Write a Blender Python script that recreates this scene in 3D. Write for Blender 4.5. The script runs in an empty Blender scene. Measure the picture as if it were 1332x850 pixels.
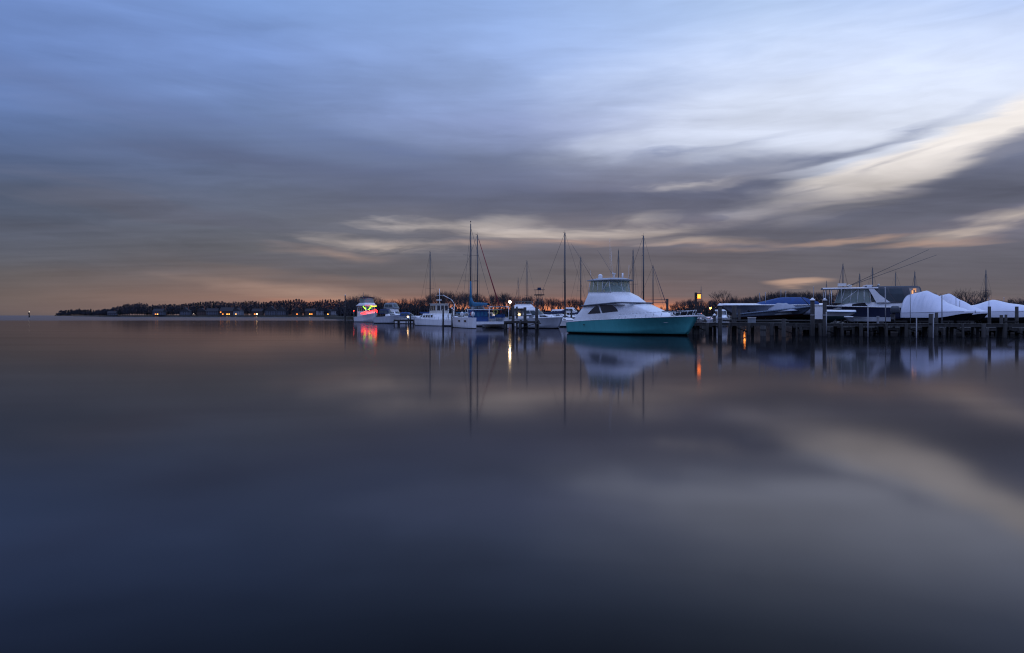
import bpy, bmesh, math, random
from mathutils import Vector, Matrix
R = math.radians
random.seed(11)
F, CX, HY, CH = 888.0, 666.0, 410.5, 2.0     # lens in photo pixels, horizon row, eye height over the water
scene = bpy.context.scene
COL = scene.collection

def X(px, D): return (px - CX) / F * D
def Z(py, D): return CH - (py - HY) / F * D

def lin(c):
    return tuple(((v / 255) / 12.92 if v / 255 <= 0.04045 else ((v / 255 + 0.055) / 1.055) ** 2.4) for v in c)

# ------------------------------------------------------------------ camera
cd = bpy.data.cameras.new('camera')
cam = bpy.data.objects.new('camera', cd); COL.objects.link(cam)
cam.location = (0, 0, CH); cam.rotation_euler = (R(90), 0, 0)
cd.sensor_width = 36; cd.lens = 36 * F / 1332
cd.shift_y = -(425 - HY) / 1332
cd.clip_start = 0.1; cd.clip_end = 30000
scene.camera = cam

# ------------------------------------------------------------------ node helper
class NT:
    def __init__(s, tree): s.t = tree; s.n = tree.nodes; s.l = tree.links
    def new(s, kind, **kw):
        n = s.n.new(kind)
        for k, v in kw.items(): setattr(n, k, v)
        return n
    def put(s, sock, v):
        if isinstance(v, bpy.types.NodeSocket): s.l.new(v, sock)
        elif v is not None:
            if hasattr(sock.default_value, '__len__') and not hasattr(v, '__len__'): v = (v, v, v)
            if sock.type == 'RGBA' and len(v) == 3: v = (*v, 1)
            sock.default_value = v
    def math(s, op, a, b=None, c=None, clamp=False):
        n = s.new('ShaderNodeMath', operation=op, use_clamp=clamp)
        for i, v in enumerate((a, b, c)):
            if v is not None: s.put(n.inputs[i], v)
        return n.outputs[0]
    def vmath(s, op, a, b=None):
        n = s.new('ShaderNodeVectorMath', operation=op)
        s.put(n.inputs[0], a)
        if b is not None: s.put(n.inputs[1], b)
        return n.outputs[0]
    def mix(s, f, a, b, mode='MIX'):
        n = s.new('ShaderNodeMix', data_type='RGBA', blend_type=mode)
        s.put(n.inputs[0], f); s.put(n.inputs[6], a); s.put(n.inputs[7], b)
        return n.outputs[2]
    def rng(s, v, a, b, c=0.0, d=1.0, mode='LINEAR'):
        n = s.new('ShaderNodeMapRange', interpolation_type=mode)
        for i, q in enumerate((v, a, b, c, d)): s.put(n.inputs[i], q)
        return n.outputs[0]
    def ramp(s, f, stops, interp='LINEAR'):
        n = s.new('ShaderNodeValToRGB'); r = n.color_ramp; r.interpolation = interp
        while len(r.elements) > 1: r.elements.remove(r.elements[0])
        stops = sorted(stops)
        r.elements[0].position = stops[0][0]; r.elements[0].color = (*stops[0][1], 1)
        for p, c in stops[1:]:
            e = r.elements.new(p); e.color = (*c, 1)
        s.put(n.inputs[0], f); return n.outputs[0]
    def noise(s, v, scale, detail=3, rough=0.5, dist=0.0, dim='3D'):
        n = s.new('ShaderNodeTexNoise', noise_dimensions=dim)
        s.put(n.inputs['Vector'], v); s.put(n.inputs['Scale'], scale); s.put(n.inputs['Detail'], detail)
        s.put(n.inputs['Roughness'], rough); s.put(n.inputs['Distortion'], dist)
        return n.outputs['Fac'], n.outputs['Color']

# ------------------------------------------------------------------ sky (world): dusk after sunset, torn stratus over a clear sky
def azel(px, py):
    az = math.degrees(math.atan((px - CX) / F))
    el = math.degrees(math.atan((HY - py) / math.hypot(F, px - CX)))
    return az, el

world = bpy.data.worlds.new('World'); scene.world = world; world.use_nodes = True
W = NT(world.node_tree); W.n.clear()
out = W.new('ShaderNodeOutputWorld'); bg = W.new('ShaderNodeBackground')
geo = W.new('ShaderNodeNewGeometry'); 
tc = W.new('ShaderNodeTexCoord'); dirv = tc.outputs['Generated']
sx = W.new('ShaderNodeSeparateXYZ'); W.put(sx.inputs[0], dirv)
azr = W.math('ARCTAN2', sx.outputs[0], sx.outputs[1]); azd = W.math('MULTIPLY', azr, 57.29578)
elr = W.math('ARCSINE', sx.outputs[2]); eld = W.math('MULTIPLY', elr, 57.29578)
# cloud-sheet coordinates: where the view ray meets a flat sheet of cloud overhead
zz = W.math('ADD', W.math('MAXIMUM', sx.outputs[2], 0.0), 0.06)
sheet = W.new('ShaderNodeCombineXYZ')
W.put(sheet.inputs[0], W.math('DIVIDE', sx.outputs[0], zz)); W.put(sheet.inputs[1], W.math('DIVIDE', sx.outputs[1], zz))
stretch = W.new('ShaderNodeMapping'); W.put(stretch.inputs['Vector'], sheet.outputs[0])
stretch.inputs['Rotation'].default_value = (0, 0, R(-22)); stretch.inputs['Scale'].default_value = (0.34, 1.0, 1)
n1, n1c = W.noise(stretch.outputs[0], 1.1, 4, 0.5, 0.6)
st2 = W.new('ShaderNodeMapping'); W.put(st2.inputs['Vector'], sheet.outputs[0])
st2.inputs['Rotation'].default_value = (0, 0, R(-14)); st2.inputs['Scale'].default_value = (0.2, 1.0, 1)
n2, _ = W.noise(st2.outputs[0], 3.2, 3, 0.45, 0.3)
pe = W.new('ShaderNodeCombineXYZ'); W.put(pe.inputs[0], azd); W.put(pe.inputs[1], eld)
flat = W.new('ShaderNodeMapping'); W.put(flat.inputs['Vector'], pe.outputs[0]); flat.inputs['Scale'].default_value = (0.045, 0.26, 1)
n3, n3c = W.noise(flat.outputs[0], 1.6, 4, 0.55, 0.4)
# warp
warp = W.vmath('MULTIPLY', W.vmath('SUBTRACT', n3c, (0.5, 0.5, 0.5)), (7.0, 2.4, 0.0))
P = W.vmath('ADD', pe.outputs[0], warp)

tcoord = W.math('SQRT', W.math('DIVIDE', W.math('MAXIMUM', W.math('ADD', eld, W.math('MULTIPLY', W.math('SUBTRACT', n3, 0.5), 1.2)), 0.0), 90.0))
ROWS = [0, 60, 110, 160, 210, 250, 290, 330, 360, 385, 400, 410]
COLS = {
 0:    [(108,136,193),(107,134,190),(101,126,178),(94,116,161),(87,103,137),(85,97,121),(84,91,109),(87,90,101),(96,92,95),(106,95,93),(104,92,91),(95,87,90)],
 330:  [(124,155,212),(122,150,207),(117,142,194),(109,129,170),(100,113,145),(95,104,126),(97,102,116),(102,102,109),(118,104,102),(136,109,100),(128,102,97),(112,94,95)],
 666:  [(148,177,230),(153,179,230),(150,172,218),(136,151,192),(112,123,153),(104,109,133),(116,114,124),(101,101,113),(103,100,106),(120,101,99),(196,122,94),(214,128,92)],
 1000: [(180,204,243),(187,206,241),(190,205,236),(182,191,215),(150,155,176),(112,114,134),(106,106,121),(97,97,108),(98,96,104),(104,97,101),(146,106,92),(160,110,92)],
 1332: [(180,203,247),(188,205,241),(200,210,232),(206,208,216),(150,152,168),(108,110,130),(110,109,124),(96,96,107),(96,94,103),(100,95,100),(116,97,98),(118,97,98)],
}
ramps = []
for px in (0, 330, 666, 1000, 1332):
    stops = []
    for y, c in zip(ROWS, COLS[px]):
        el = max(0.0, azel(px, y)[1]); stops.append((math.sqrt(el / 90), lin(c)))
    top = lin(COLS[px][0])
    stops.append((math.sqrt(45 / 90), tuple(1.1 * v for v in top))); stops.append((1.0, tuple(1.8 * v for v in lin((120, 150, 215)))))
    ramps.append((azel(px, HY)[0], W.ramp(tcoord, stops)))
base = ramps[0][1]
for (a0, _), (a1, r1) in zip(ramps[:-1], ramps[1:]):
    base = W.mix(W.rng(azd, a0, a1), base, r1)
back = W.ramp(tcoord, [(0.0, lin((118, 112, 140))), (0.2, lin((122, 122, 158))), (0.35, lin((128, 142, 190))), (0.6, lin((134, 158, 212))), (1.0, lin((120, 150, 215)))])
back = W.mix(1.0, back, W.mix(W.rng(eld, 2.0, 50.0), (.48, .51, .58), (1.65, 1.72, 1.9)), 'MULTIPLY')
base = W.mix(W.rng(W.math('ABSOLUTE', azd), 60, 120, mode='SMOOTHSTEP'), base, back)

def field(blobs):
    tot = None
    for (px, py, rx, ry, ang, k) in blobs:
        az, el = azel(px, py); s = 1 / 17.0            # about 17 px to a degree
        m = W.new('ShaderNodeMapping', vector_type='TEXTURE'); W.put(m.inputs['Vector'], P)
        m.inputs['Location'].default_value = (az, el, 0); m.inputs['Rotation'].default_value = (0, 0, R(ang))
        m.inputs['Scale'].default_value = (rx * s * 1.5, ry * s * 1.5, 1)
        g = W.new('ShaderNodeTexGradient', gradient_type='SPHERICAL'); W.put(g.inputs[0], m.outputs[0])
        tot = W.math('MULTIPLY_ADD', g.outputs['Fac'], k, tot if tot is not None else 0.0)
    return tot
def mask(f, lo=0.08, hi=0.75, amt=0.5, nz=None):
    nz = n3 if nz is None else nz
    g = W.math('MULTIPLY_ADD', W.math('SUBTRACT', nz, 0.5), amt, f)
    g = W.math('MULTIPLY', g, W.rng(f, 0.0, 0.12))
    return W.rng(g, lo, hi, mode='SMOOTHSTEP')

#SKYBLOBS
PALE = field([(1200,100,230,70,6,.9),(1010,165,190,45,4,.8),(930,90,220,60,10,.5),(1120,215,140,26,14,.7),(760,200,120,16,4,.35)])
CREAM = field([(1225,200,190,22,17,1.1),(1080,238,120,14,9,.9),(1330,160,90,26,19,.9),(1110,268,70,11,10,.9),
    (600,294,130,13,-2,.75),(500,318,110,10,-4,.65),(700,306,130,9,2,.75),(850,300,90,9,4,.7),(905,312,80,6,1,.8),(825,285,60,9,6,.7),
    (1225,308,80,5,2,.8),(1315,284,80,10,5,.9),(900,240,90,12,3,.5),(660,284,60,8,0,.5)])
PEACH = field([(440,330,90,10,-5,.5),(400,380,150,9,-6,.4),(930,313,80,4.5,1,1.0),(1095,311,65,4.2,0,1.2),(1210,316,65,4,1,.9),
    (1030,369,38,4,2,1.4),(740,315,90,5,0,.6),(620,322,70,5,0,.5),(960,322,70,4,0,.5)])
ORANGE = field([(870,402,95,9,0,1.2),(740,402,120,8,0,1.0),(560,403,130,8,-1,.8),(460,396,90,8,-4,.7),(1060,404,130,7,0,.4),(1290,402,70,7,0,.6)])
DARK = field([(1260,245,150,34,16,1.1),(1120,275,190,18,11,1.0),(1330,215,90,28,18,1.0),(940,256,140,16,-2,1.1),(1010,238,80,8,8,.6),
    (640,258,220,27,-3,.95),(770,270,170,17,0,.9),(1010,290,190,13,4,.9),(540,352,200,17,-3,1.0),(760,342,200,18,0,.9),(420,357,80,10,4,.9),(1000,338,220,16,2,.7),
    (1200,163,90,8,14,.36),(1130,188,90,7,9,.34),(1010,222,110,5,8,.45),(1150,214,80,3.5,15,.35),(880,205,90,6,4,.4),(960,190,80,4,6,.3),(290,282,130,11,-6,.8),(160,268,140,12,-3,.7),(270,330,110,10,-2,.8),(120,240,170,24,-4,.6),
    (930,215,90,12,6,.6),(370,210,190,20,-4,.6),(320,160,180,18,-5,.5),(90,120,170,26,-10,.6),(320,345,80,7,-2,.6),(1030,208,80,9,5,.6),
    (560,205,150,14,-6,.5),(180,195,120,12,4,.45),(60,290,120,9,0,.5)])
cloudcol = W.ramp(tcoord, [(0.0, lin((104,92,92))), (math.sqrt(2.5/90), lin((98,94,98))), (math.sqrt(6/90), lin((90,92,104))),
    (math.sqrt(9/90), lin((92,97,116))), (math.sqrt(12/90), lin((90,100,130))), (math.sqrt(17/90), lin((104,126,176))), (math.sqrt(24/90), lin((122,150,208))), (1, lin((120,145,205)))])
c = W.mix(W.math('MULTIPLY', mask(PALE, 0, 1), 0.56), base, lin((222,231,248)))
c = W.mix(W.math('MULTIPLY', mask(ORANGE, .0, 1.0, .35), 0.75), c, lin((226,140,98)))
c = W.mix(W.math('MULTIPLY', mask(PEACH, .0, 1.0, .7), 0.7), c, lin((200,166,146)))
creamcol = W.ramp(tcoord, [(0, lin((186,146,122))), (math.sqrt(5/90), lin((177,161,151))), (math.sqrt(8/90), lin((184,177,175))), (math.sqrt(12/90), lin((234,228,224))), (1, lin((248,246,246)))])
fl2 = W.new('ShaderNodeMapping'); W.put(fl2.inputs['Vector'], P); fl2.inputs['Scale'].default_value = (0.10, 0.62, 1); fl2.inputs['Rotation'].default_value = (0, 0, R(-7))
n4, _ = W.noise(fl2.outputs[0], 1.3, 4, 0.6, 0.5)
nmix = W.math('ADD', W.math('MULTIPLY', n3, 0.40), W.math('MULTIPLY_ADD', n4, 0.45, W.math('MULTIPLY', n1, 0.15)))
c = W.mix(W.math('MULTIPLY', mask(CREAM, .05, 1.0, 2.1, nmix), 0.92), c, creamcol)
c = W.mix(W.math('MULTIPLY', mask(DARK, .0, 1.0, 1.9, nmix), 0.85), c, cloudcol)
# thin streaks everywhere
st = W.math('ADD', W.math('MULTIPLY', W.math('SUBTRACT', n2, 0.5), 0.30), W.math('ADD', W.math('MULTIPLY', W.math('SUBTRACT', n1, 0.5), 0.55), 1.0))
st = W.math('MULTIPLY_ADD', W.math('SUBTRACT', n3, 0.5), 0.34, st)
st = W.math('MULTIPLY_ADD', W.math('SUBTRACT', n4, 0.5), W.rng(eld, 5.0, 24.0, 0.50, 0.10), st)
c = W.mix(W.rng(eld, -1.0, 5.0), c, W.mix(1.0, c, st, 'MULTIPLY'))
c = W.mix(1.0, c, (1.065, 1.055, 1.05), 'MULTIPLY')
#ENDBLOBS
# clear-air glow: the last light under the horizon
nish = W.new('ShaderNodeTexSky', sky_type='NISHITA', sun_disc=False)
nish.sun_elevation = R(0.5); nish.sun_rotation = R(12); nish.altitude = 0; nish.air_density = 1.2; nish.dust_density = 1.5
c = W.mix(1.0, c, W.vmath('MULTIPLY', nish.outputs[0], (0.0018, 0.0018, 0.0018)), 'ADD')
W.put(bg.inputs['Color'], c); bg.inputs['Strength'].default_value = 1.0
W.l.new(bg.outputs[0], out.inputs['Surface'])
world.cycles.sampling_method = 'MANUAL'; world.cycles.sample_map_resolution = 512

# one weak, very soft lamp: the brighter patch of open sky high up behind the camera
sd = bpy.data.lights.new('sun', 'SUN'); sd.energy = 0.38; sd.angle = R(60); sd.color = (1, .93, .88)
sun = bpy.data.objects.new('sun', sd); COL.objects.link(sun)
sun.rotation_euler = (R(28), 0, R(-25))

scene.view_settings.view_transform = 'Standard'; scene.view_settings.look = 'None'
scene.view_settings.exposure = 0; scene.view_settings.gamma = 1
scene.render.engine = 'CYCLES'
scene.cycles.pixel_filter_type = 'BLACKMAN_HARRIS'; scene.cycles.filter_width = 1.15
cy = scene.cycles
cy.use_denoising = True
try: cy.denoiser = 'OPENIMAGEDENOISE'
except Exception: pass
cy.use_adaptive_sampling = False
cy.max_bounces = 5; cy.diffuse_bounces = 2; cy.glossy_bounces = 4; cy.transmission_bounces = 4; cy.transparent_max_bounces = 8
cy.sample_clamp_indirect = 6
# ------------------------------------------------------------------ object helpers
def newmesh(name, bm, mats, parent=None, smooth=False):
    me = bpy.data.meshes.new(name); bm.to_mesh(me); bm.free()
    for m in (mats if isinstance(mats, (list, tuple)) else [mats]): me.materials.append(m)
    if smooth:
        for p in me.polygons: p.use_smooth = True
    o = bpy.data.objects.new(name, me); COL.objects.link(o)
    if parent is not None: o.parent = parent
    return o
def tag(o, label=None, cat=None, group=None, kind=None):
    if label: o['label'] = label
    if cat: o['category'] = cat
    if group: o['group'] = group
    if kind: o['kind'] = kind
    return o
def mat_nodes(name):
    m = bpy.data.materials.new(name); m.use_nodes = True
    t = NT(m.node_tree); t.n.clear(); return m, t
# ------------------------------------------------------------------ water
def water_material():
    m, t = mat_nodes('long_exposure_water')
    o = t.new('ShaderNodeOutputMaterial')
    g = t.new('ShaderNodeNewGeometry'); tcn = t.new('ShaderNodeTexCoord')
    cosv = t.vmath('DOT_PRODUCT', g.outputs['Incoming'], g.outputs['Normal'])
    n = cosv.node; cosv = n.outputs['Value']
    # averaged wave slopes: the mirror share falls quickly away from grazing
    refl = t.ramp(t.math('MULTIPLY', t.math('ABSOLUTE', cosv), 2.0), [(0.0, (.56,)*3), (0.07, (.455,)*3), (0.16, (.40,)*3), (0.30, (.32,)*3),
        (0.44, (.21,)*3), (0.56, (.14,)*3), (0.68, (.074,)*3), (0.80, (.036,)*3), (0.90, (.015,)*3), (1.0, (.010,)*3)])
    mp2 = t.new('ShaderNodeMapping'); t.put(mp2.inputs['Vector'], tcn.outputs['Object']); mp2.inputs['Scale'].default_value = (0.035, 0.16, 1); mp2.inputs['Rotation'].default_value = (0, 0, R(12))
    nf2, _ = t.noise(mp2.outputs[0], 1.0, 5, 0.6, 0.8)
    refl = t.mix(1.0, refl, t.rng(nf2, 0.25, 0.75, 0.90, 1.10), 'MULTIPLY')
    sp = t.new('ShaderNodeSeparateXYZ'); t.put(sp.inputs[0], tcn.outputs['Object'])
    mp = t.new('ShaderNodeMapping'); t.put(mp.inputs['Vector'], tcn.outputs['Object']); mp.inputs['Scale'].default_value = (0.02, 0.05, 1)
    nf, _ = t.noise(mp.outputs[0], 1.0, 2, 0.5)
    # a ruffled strip of breeze under the far shore
    yv = t.math('MULTIPLY_ADD', nf, 16.0, sp.outputs[1])
    ruff = t.rng(yv, 262, 285, mode='SMOOTHSTEP')
    rough = t.math('ADD', t.math('MULTIPLY_ADD', nf, 0.025, 0.058), t.math('MULTIPLY', ruff, 0.075))
    gl = t.new('ShaderNodeBsdfGlossy'); t.put(gl.inputs['Roughness'], rough); t.put(gl.inputs['Color'], (.95, .93, 1.0))
    df = t.new('ShaderNodeBsdfDiffuse'); t.put(df.inputs['Color'], (.0035, .0042, .005))
    mx = t.new('ShaderNodeMixShader'); t.put(mx.inputs[0], refl); t.l.new(df.outputs[0], mx.inputs[1]); t.l.new(gl.outputs[0], mx.inputs[2])
    t.l.new(mx.outputs[0], o.inputs[0]); return m
bm = bmesh.new()
vs = [bm.verts.new(p) for p in ((-9000, -400, 0), (9000, -400, 0), (9000, 16000, 0), (-9000, 16000, 0))]
bm.faces.new(vs)
tag(newmesh('water', bm, water_material()), 'calm silky river surface at dusk', 'water', kind='structure')
# ------------------------------------------------------------------ materials
def paint(name, col, rough=0.4, metal=0.0, var=0.12, scale=1.5, spec=0.5, bump=0.0):
    m, t = mat_nodes(name)
    o = t.new('ShaderNodeOutputMaterial'); b = t.new('ShaderNodeBsdfPrincipled')
    tcn = t.new('ShaderNodeTexCoord'); f, _ = t.noise(tcn.outputs['Object'], scale, 4, 0.6)
    v = t.rng(f, 0.3, 0.7, 1 - var, 1 + var)
    t.put(b.inputs['Base Color'], t.mix(1.0, col, v, 'MULTIPLY'))
    t.put(b.inputs['Roughness'], t.rng(f, 0.3, 0.7, max(0.02, rough - 0.08), min(1, rough + 0.08)))
    b.inputs['Metallic'].default_value = metal
    b.inputs['Specular IOR Level'].default_value = spec
    if bump:
        bn = t.new('ShaderNodeBump'); bn.inputs['Strength'].default_value = bump; bn.inputs['Distance'].default_value = 0.02
        t.put(bn.inputs['Height'], f); t.l.new(bn.outputs[0], b.inputs['Normal'])
    t.l.new(b.outputs[0], o.inputs[0]); return m
def hullpaint(name, top, bottom=(.02, .018, .018), zline=0.12, stripe=None, zs=0.1, rough=0.18):
    m, t = mat_nodes(name)
    o = t.new('ShaderNodeOutputMaterial'); b = t.new('ShaderNodeBsdfPrincipled')
    tcn = t.new('ShaderNodeTexCoord'); s = t.new('ShaderNodeSeparateXYZ'); t.put(s.inputs[0], tcn.outputs['Object'])
    mp = t.new('ShaderNodeMapping'); t.put(mp.inputs[0], tcn.outputs['Object']); mp.inputs['Scale'].default_value = (2.2, 2.2, 0.35)
    f, _ = t.noise(mp.outputs[0], 1.2, 4, 0.6)
    c = t.mix(1.0, top, t.rng(f, 0.3, 0.72, 0.88, 1.06), 'MULTIPLY')
    if stripe: c = t.mix(t.math('LESS_THAN', s.outputs[2], zline + zs), c, stripe)
    c = t.mix(t.math('LESS_THAN', s.outputs[2], zline), c, bottom)
    t.put(b.inputs['Base Color'], c); b.inputs['Roughness'].default_value = rough
    t.l.new(b.outputs[0], o.inputs[0]); return m
def emit(name, col, k):
    m, t = mat_nodes(name)
    o = t.new('ShaderNodeOutputMaterial'); e = t.new('ShaderNodeEmission')
    t.put(e.inputs[0], col); e.inputs[1].default_value = k; t.l.new(e.outputs[0], o.inputs[0]); return m
def vinyl(name, tint, op=0.35):
    m, t = mat_nodes(name)
    o = t.new('ShaderNodeOutputMaterial'); tr = t.new('ShaderNodeBsdfTransparent'); t.put(tr.inputs[0], tint)
    p = t.new('ShaderNodeBsdfPrincipled'); t.put(p.inputs['Base Color'], (.5, .6, .55)); p.inputs['Roughness'].default_value = 0.12
    x = t.new('ShaderNodeMixShader'); x.inputs[0].default_value = op
    t.l.new(tr.outputs[0], x.inputs[1]); t.l.new(p.outputs[0], x.inputs[2]); t.l.new(x.outputs[0], o.inputs[0]); return m
def wood(name, c1, c2, sx=8.0, rough=0.85):
    m, t = mat_nodes(name)
    o = t.new('ShaderNodeOutputMaterial'); b = t.new('ShaderNodeBsdfPrincipled')
    tcn = t.new('ShaderNodeTexCoord'); mp = t.new('ShaderNodeMapping'); t.put(mp.inputs[0], tcn.outputs['Object'])
    mp.inputs['Scale'].default_value = (sx, sx, 0.6)
    f, _ = t.noise(mp.outputs[0], 1.5, 5, 0.65)
    t.put(b.inputs['Base Color'], t.ramp(f, [(0.3, c1), (0.7, c2)])); b.inputs['Roughness'].default_value = rough
    bn = t.new('ShaderNodeBump'); bn.inputs['Strength'].default_value = 0.5; bn.inputs['Distance'].default_value = 0.03
    t.put(bn.inputs['Height'], f); t.l.new(bn.outputs[0], b.inputs['Normal'])
    t.l.new(b.outputs[0], o.inputs[0]); return m

M = dict(
    pierpile=wood('wet_pier_pile', (.006, .006, .006), (.024, .022, .021), 10),
    leafless=paint('distant_twigs', (.030, .032, .045), .95, var=.3, scale=.05),
    white=paint('white_gelcoat', (.74, .75, .76), .28, var=.06), deck=paint('deck_nonskid', (.66, .67, .68), .6, var=.10, scale=4),
    cream=paint('cream_gelcoat', (.62, .60, .55), .3, var=.08), grey=paint('grey_fabric', (.17, .19, .21), .8, var=.25, scale=2.5, bump=.6),
    glass=paint('dark_window_glass', (.012, .015, .02), .06, var=.02, spec=.9), wglass=paint('smoked_screen', (.05, .07, .08), .1, var=.1),
    steel=paint('stainless_rail', (.62, .64, .66), .22, metal=.9, var=.05), alu=paint('anodised_spar', (.07, .07, .075), .45, metal=.3, var=.15),
    wire=paint('rigging_wire', (.06, .06, .065), .5, var=.1), black=paint('black_rubber', (.018, .018, .02), .5, var=.2),
    navy=paint('navy_canvas', (.015, .025, .07), .85, var=.2, scale=3, bump=.5), blue=paint('royal_blue_canvas', (.018, .06, .19), .8, var=.22, scale=2.5, bump=.6),
    teal=paint('teal_canvas', (.02, .12, .22), .8, var=.2, scale=3, bump=.5), tan=paint('tan_canvas', (.30, .25, .21), .85, var=.15, scale=3, bump=.5),
    vin=vinyl('clear_vinyl', (.62, .74, .68), .30), vin2=vinyl('smoky_vinyl', (.35, .4, .42), .4),
    shrink=paint('white_shrink_wrap', (.66, .68, .76), .42, var=.05, scale=.8, bump=.9),
    plank=wood('weathered_plank', (.016, .015, .015), (.044, .041, .040), 3), pile=wood('tarred_pile', (.012, .011, .011), (.045, .043, .042), 10),
    beam=wood('dark_timber_beam', (.009, .008, .008), (.022, .020, .019), 4), cap=paint('white_pile_cap', (.72, .72, .72), .5, var=.06),
    pvc=paint('white_pvc_pipe', (.22, .22, .23), .4, var=.12), red=paint('red_sail_cover', (.22, .03, .035), .8, var=.2),
    redbottom=paint('red_bottom_paint', (.10, .028, .02), .8, var=.3), engine=paint('outboard_cowling', (.05, .06, .075), .3, var=.15),
    bark=paint('winter_bark', (.042, .038, .042), .95, var=.3, scale=.6), pine=paint('dark_evergreen', (.018, .026, .026), .9, var=.4, scale=.5),
    roof=paint('shingle_roof', (.028, .028, .034), .9, var=.25, scale=2), wallw=paint('painted_clapboard', (.22, .23, .26), .8, var=.1),
    wallb=paint('brown_siding', (.07, .05, .045), .9, var=.2), wallg=paint('grey_siding', (.085, .095, .12), .9, var=.2), brick=paint('brick_chimney', (.18, .07, .05), .9, var=.3),
    lamp=emit('sodium_lamp', (1, .19, .025), 5), lampw=emit('warm_white_lamp', (1, .70, .34), 80), lampo=emit('amber_lamp', (1, .27, .035), 26),
    win=emit('lit_window', (1, .26, .04), 3), winy=emit('lit_window_yellow', (1, .42, .07), 4), winr=emit('red_lamp', (1, .05, .02), 10),
    strr=emit('red_light_string', (1, .010, .008), 13), strg=emit('green_light_string', (.28, 1, .02), 7), stry=emit('yellow_light_string', (.85, .9, .06), 3.6),
    navw=emit('beacon_light', (1, .86, .7), 3), cabinlit=emit('cabin_lamp', (1, .46, .2), 1.1), dimwin=emit('dim_dock_lamp', (1, .6, .25), 14),
)

# ------------------------------------------------------------------ mesh helpers
def V(*a): return Vector(a)
def box(bm, c, s, rot=None, mi=0):
    r = bmesh.ops.create_cube(bm, size=1.0)
    mt = Matrix.Translation(c) @ (rot.to_4x4() if rot else Matrix.Identity(4)) @ Matrix.Diagonal((*s, 1))
    bmesh.ops.transform(bm, matrix=mt, verts=r['verts'])
    for f in {f for v in r['verts'] for f in v.link_faces}: f.material_index = mi
def rod(bm, p0, p1, r0, r1=None, n=6, mi=0, cap=True):
    p0 = Vector(p0); p1 = Vector(p1); r1 = r0 if r1 is None else r1
    d = (p1 - p0)
    if d.length < 1e-6: return
    q = d.to_track_quat('Z', 'Y'); a = []; b = []
    for i in range(n):
        t = 2 * math.pi * i / n; u = q @ Vector((math.cos(t), math.sin(t), 0))
        a.append(bm.verts.new(p0 + u * r0)); b.append(bm.verts.new(p1 + u * r1))
    for i in range(n):
        f = bm.faces.new((a[i], a[(i + 1) % n], b[(i + 1) % n], b[i])); f.material_index = mi; f.smooth = n > 4
    if cap:
        bm.faces.new(a[::-1]).material_index = mi; bm.faces.new(b).material_index = mi
def path(bm, pts, r, n=6, mi=0):
    for p, q in zip(pts[:-1], pts[1:]): rod(bm, p, q, r, r, n, mi)
def ball(bm, c, r, s=(1, 1, 1), seg=10, mi=0):
    k = bmesh.ops.create_uvsphere(bm, u_segments=seg, v_segments=max(5, seg // 2 + 1), radius=r)
    bmesh.ops.transform(bm, matrix=Matrix.Translation(c) @ Matrix.Diagonal((*s, 1)), verts=k['verts'])
    for f in {f for v in k['verts'] for f in v.link_faces}: f.smooth = True; f.material_index = mi
def grid(bm, rows, closed=False, mi=0, smooth=True):
    vr = [[bm.verts.new(p) for p in r] for r in rows]
    for a, b in zip(vr[:-1], vr[1:]):
        n = len(a); rng_ = range(n if closed else n - 1)
        for j in rng_:
            q = (a[j], a[(j + 1) % n], b[(j + 1) % n], b[j])
            if len({tuple(round(x, 5) for x in v.co) for v in q}) < 3: continue
            try: f = bm.faces.new(q)
            except ValueError: continue
            f.smooth = smooth; f.material_index = mi
    return vr
def sm(x, a, b):
    t = min(1, max(0, (x - a) / (b - a))); return t * t * (3 - 2 * t)
def lerp(a, b, t): return a + (b - a) * t
def part(name, fn, m, parent, smooth=False, clean=True):
    bm = bmesh.new(); fn(bm)
    if clean:
        bmesh.ops.remove_doubles(bm, verts=bm.verts, dist=1e-4)
        bmesh.ops.recalc_face_normals(bm, faces=bm.faces)
    return newmesh(name, bm, m, parent, smooth)
def root(name, loc, rz=0.0, label=None, cat=None, group=None):
    o = bpy.data.objects.new(name, None); COL.objects.link(o); o.empty_display_size = 0.3
    o.location = loc; o.rotation_euler = (0, 0, rz); tag(o, label, cat, group); return o
def camward(px): 
    return math.atan2(-F, -(px - CX))
def berth(px, D, rel, L):
    """empty location (amidships) and turn for a boat whose bow tip stands at photo column px, distance D; rel = 0 bow to the viewer, +90 bow right"""
    a = camward(px) + R(rel); b = Vector((X(px, D), D, 0)); h = Vector((math.cos(a), math.sin(a), 0))
    c = b - h * (L / 2); return (c.x, c.y, 0.0), a

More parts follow.
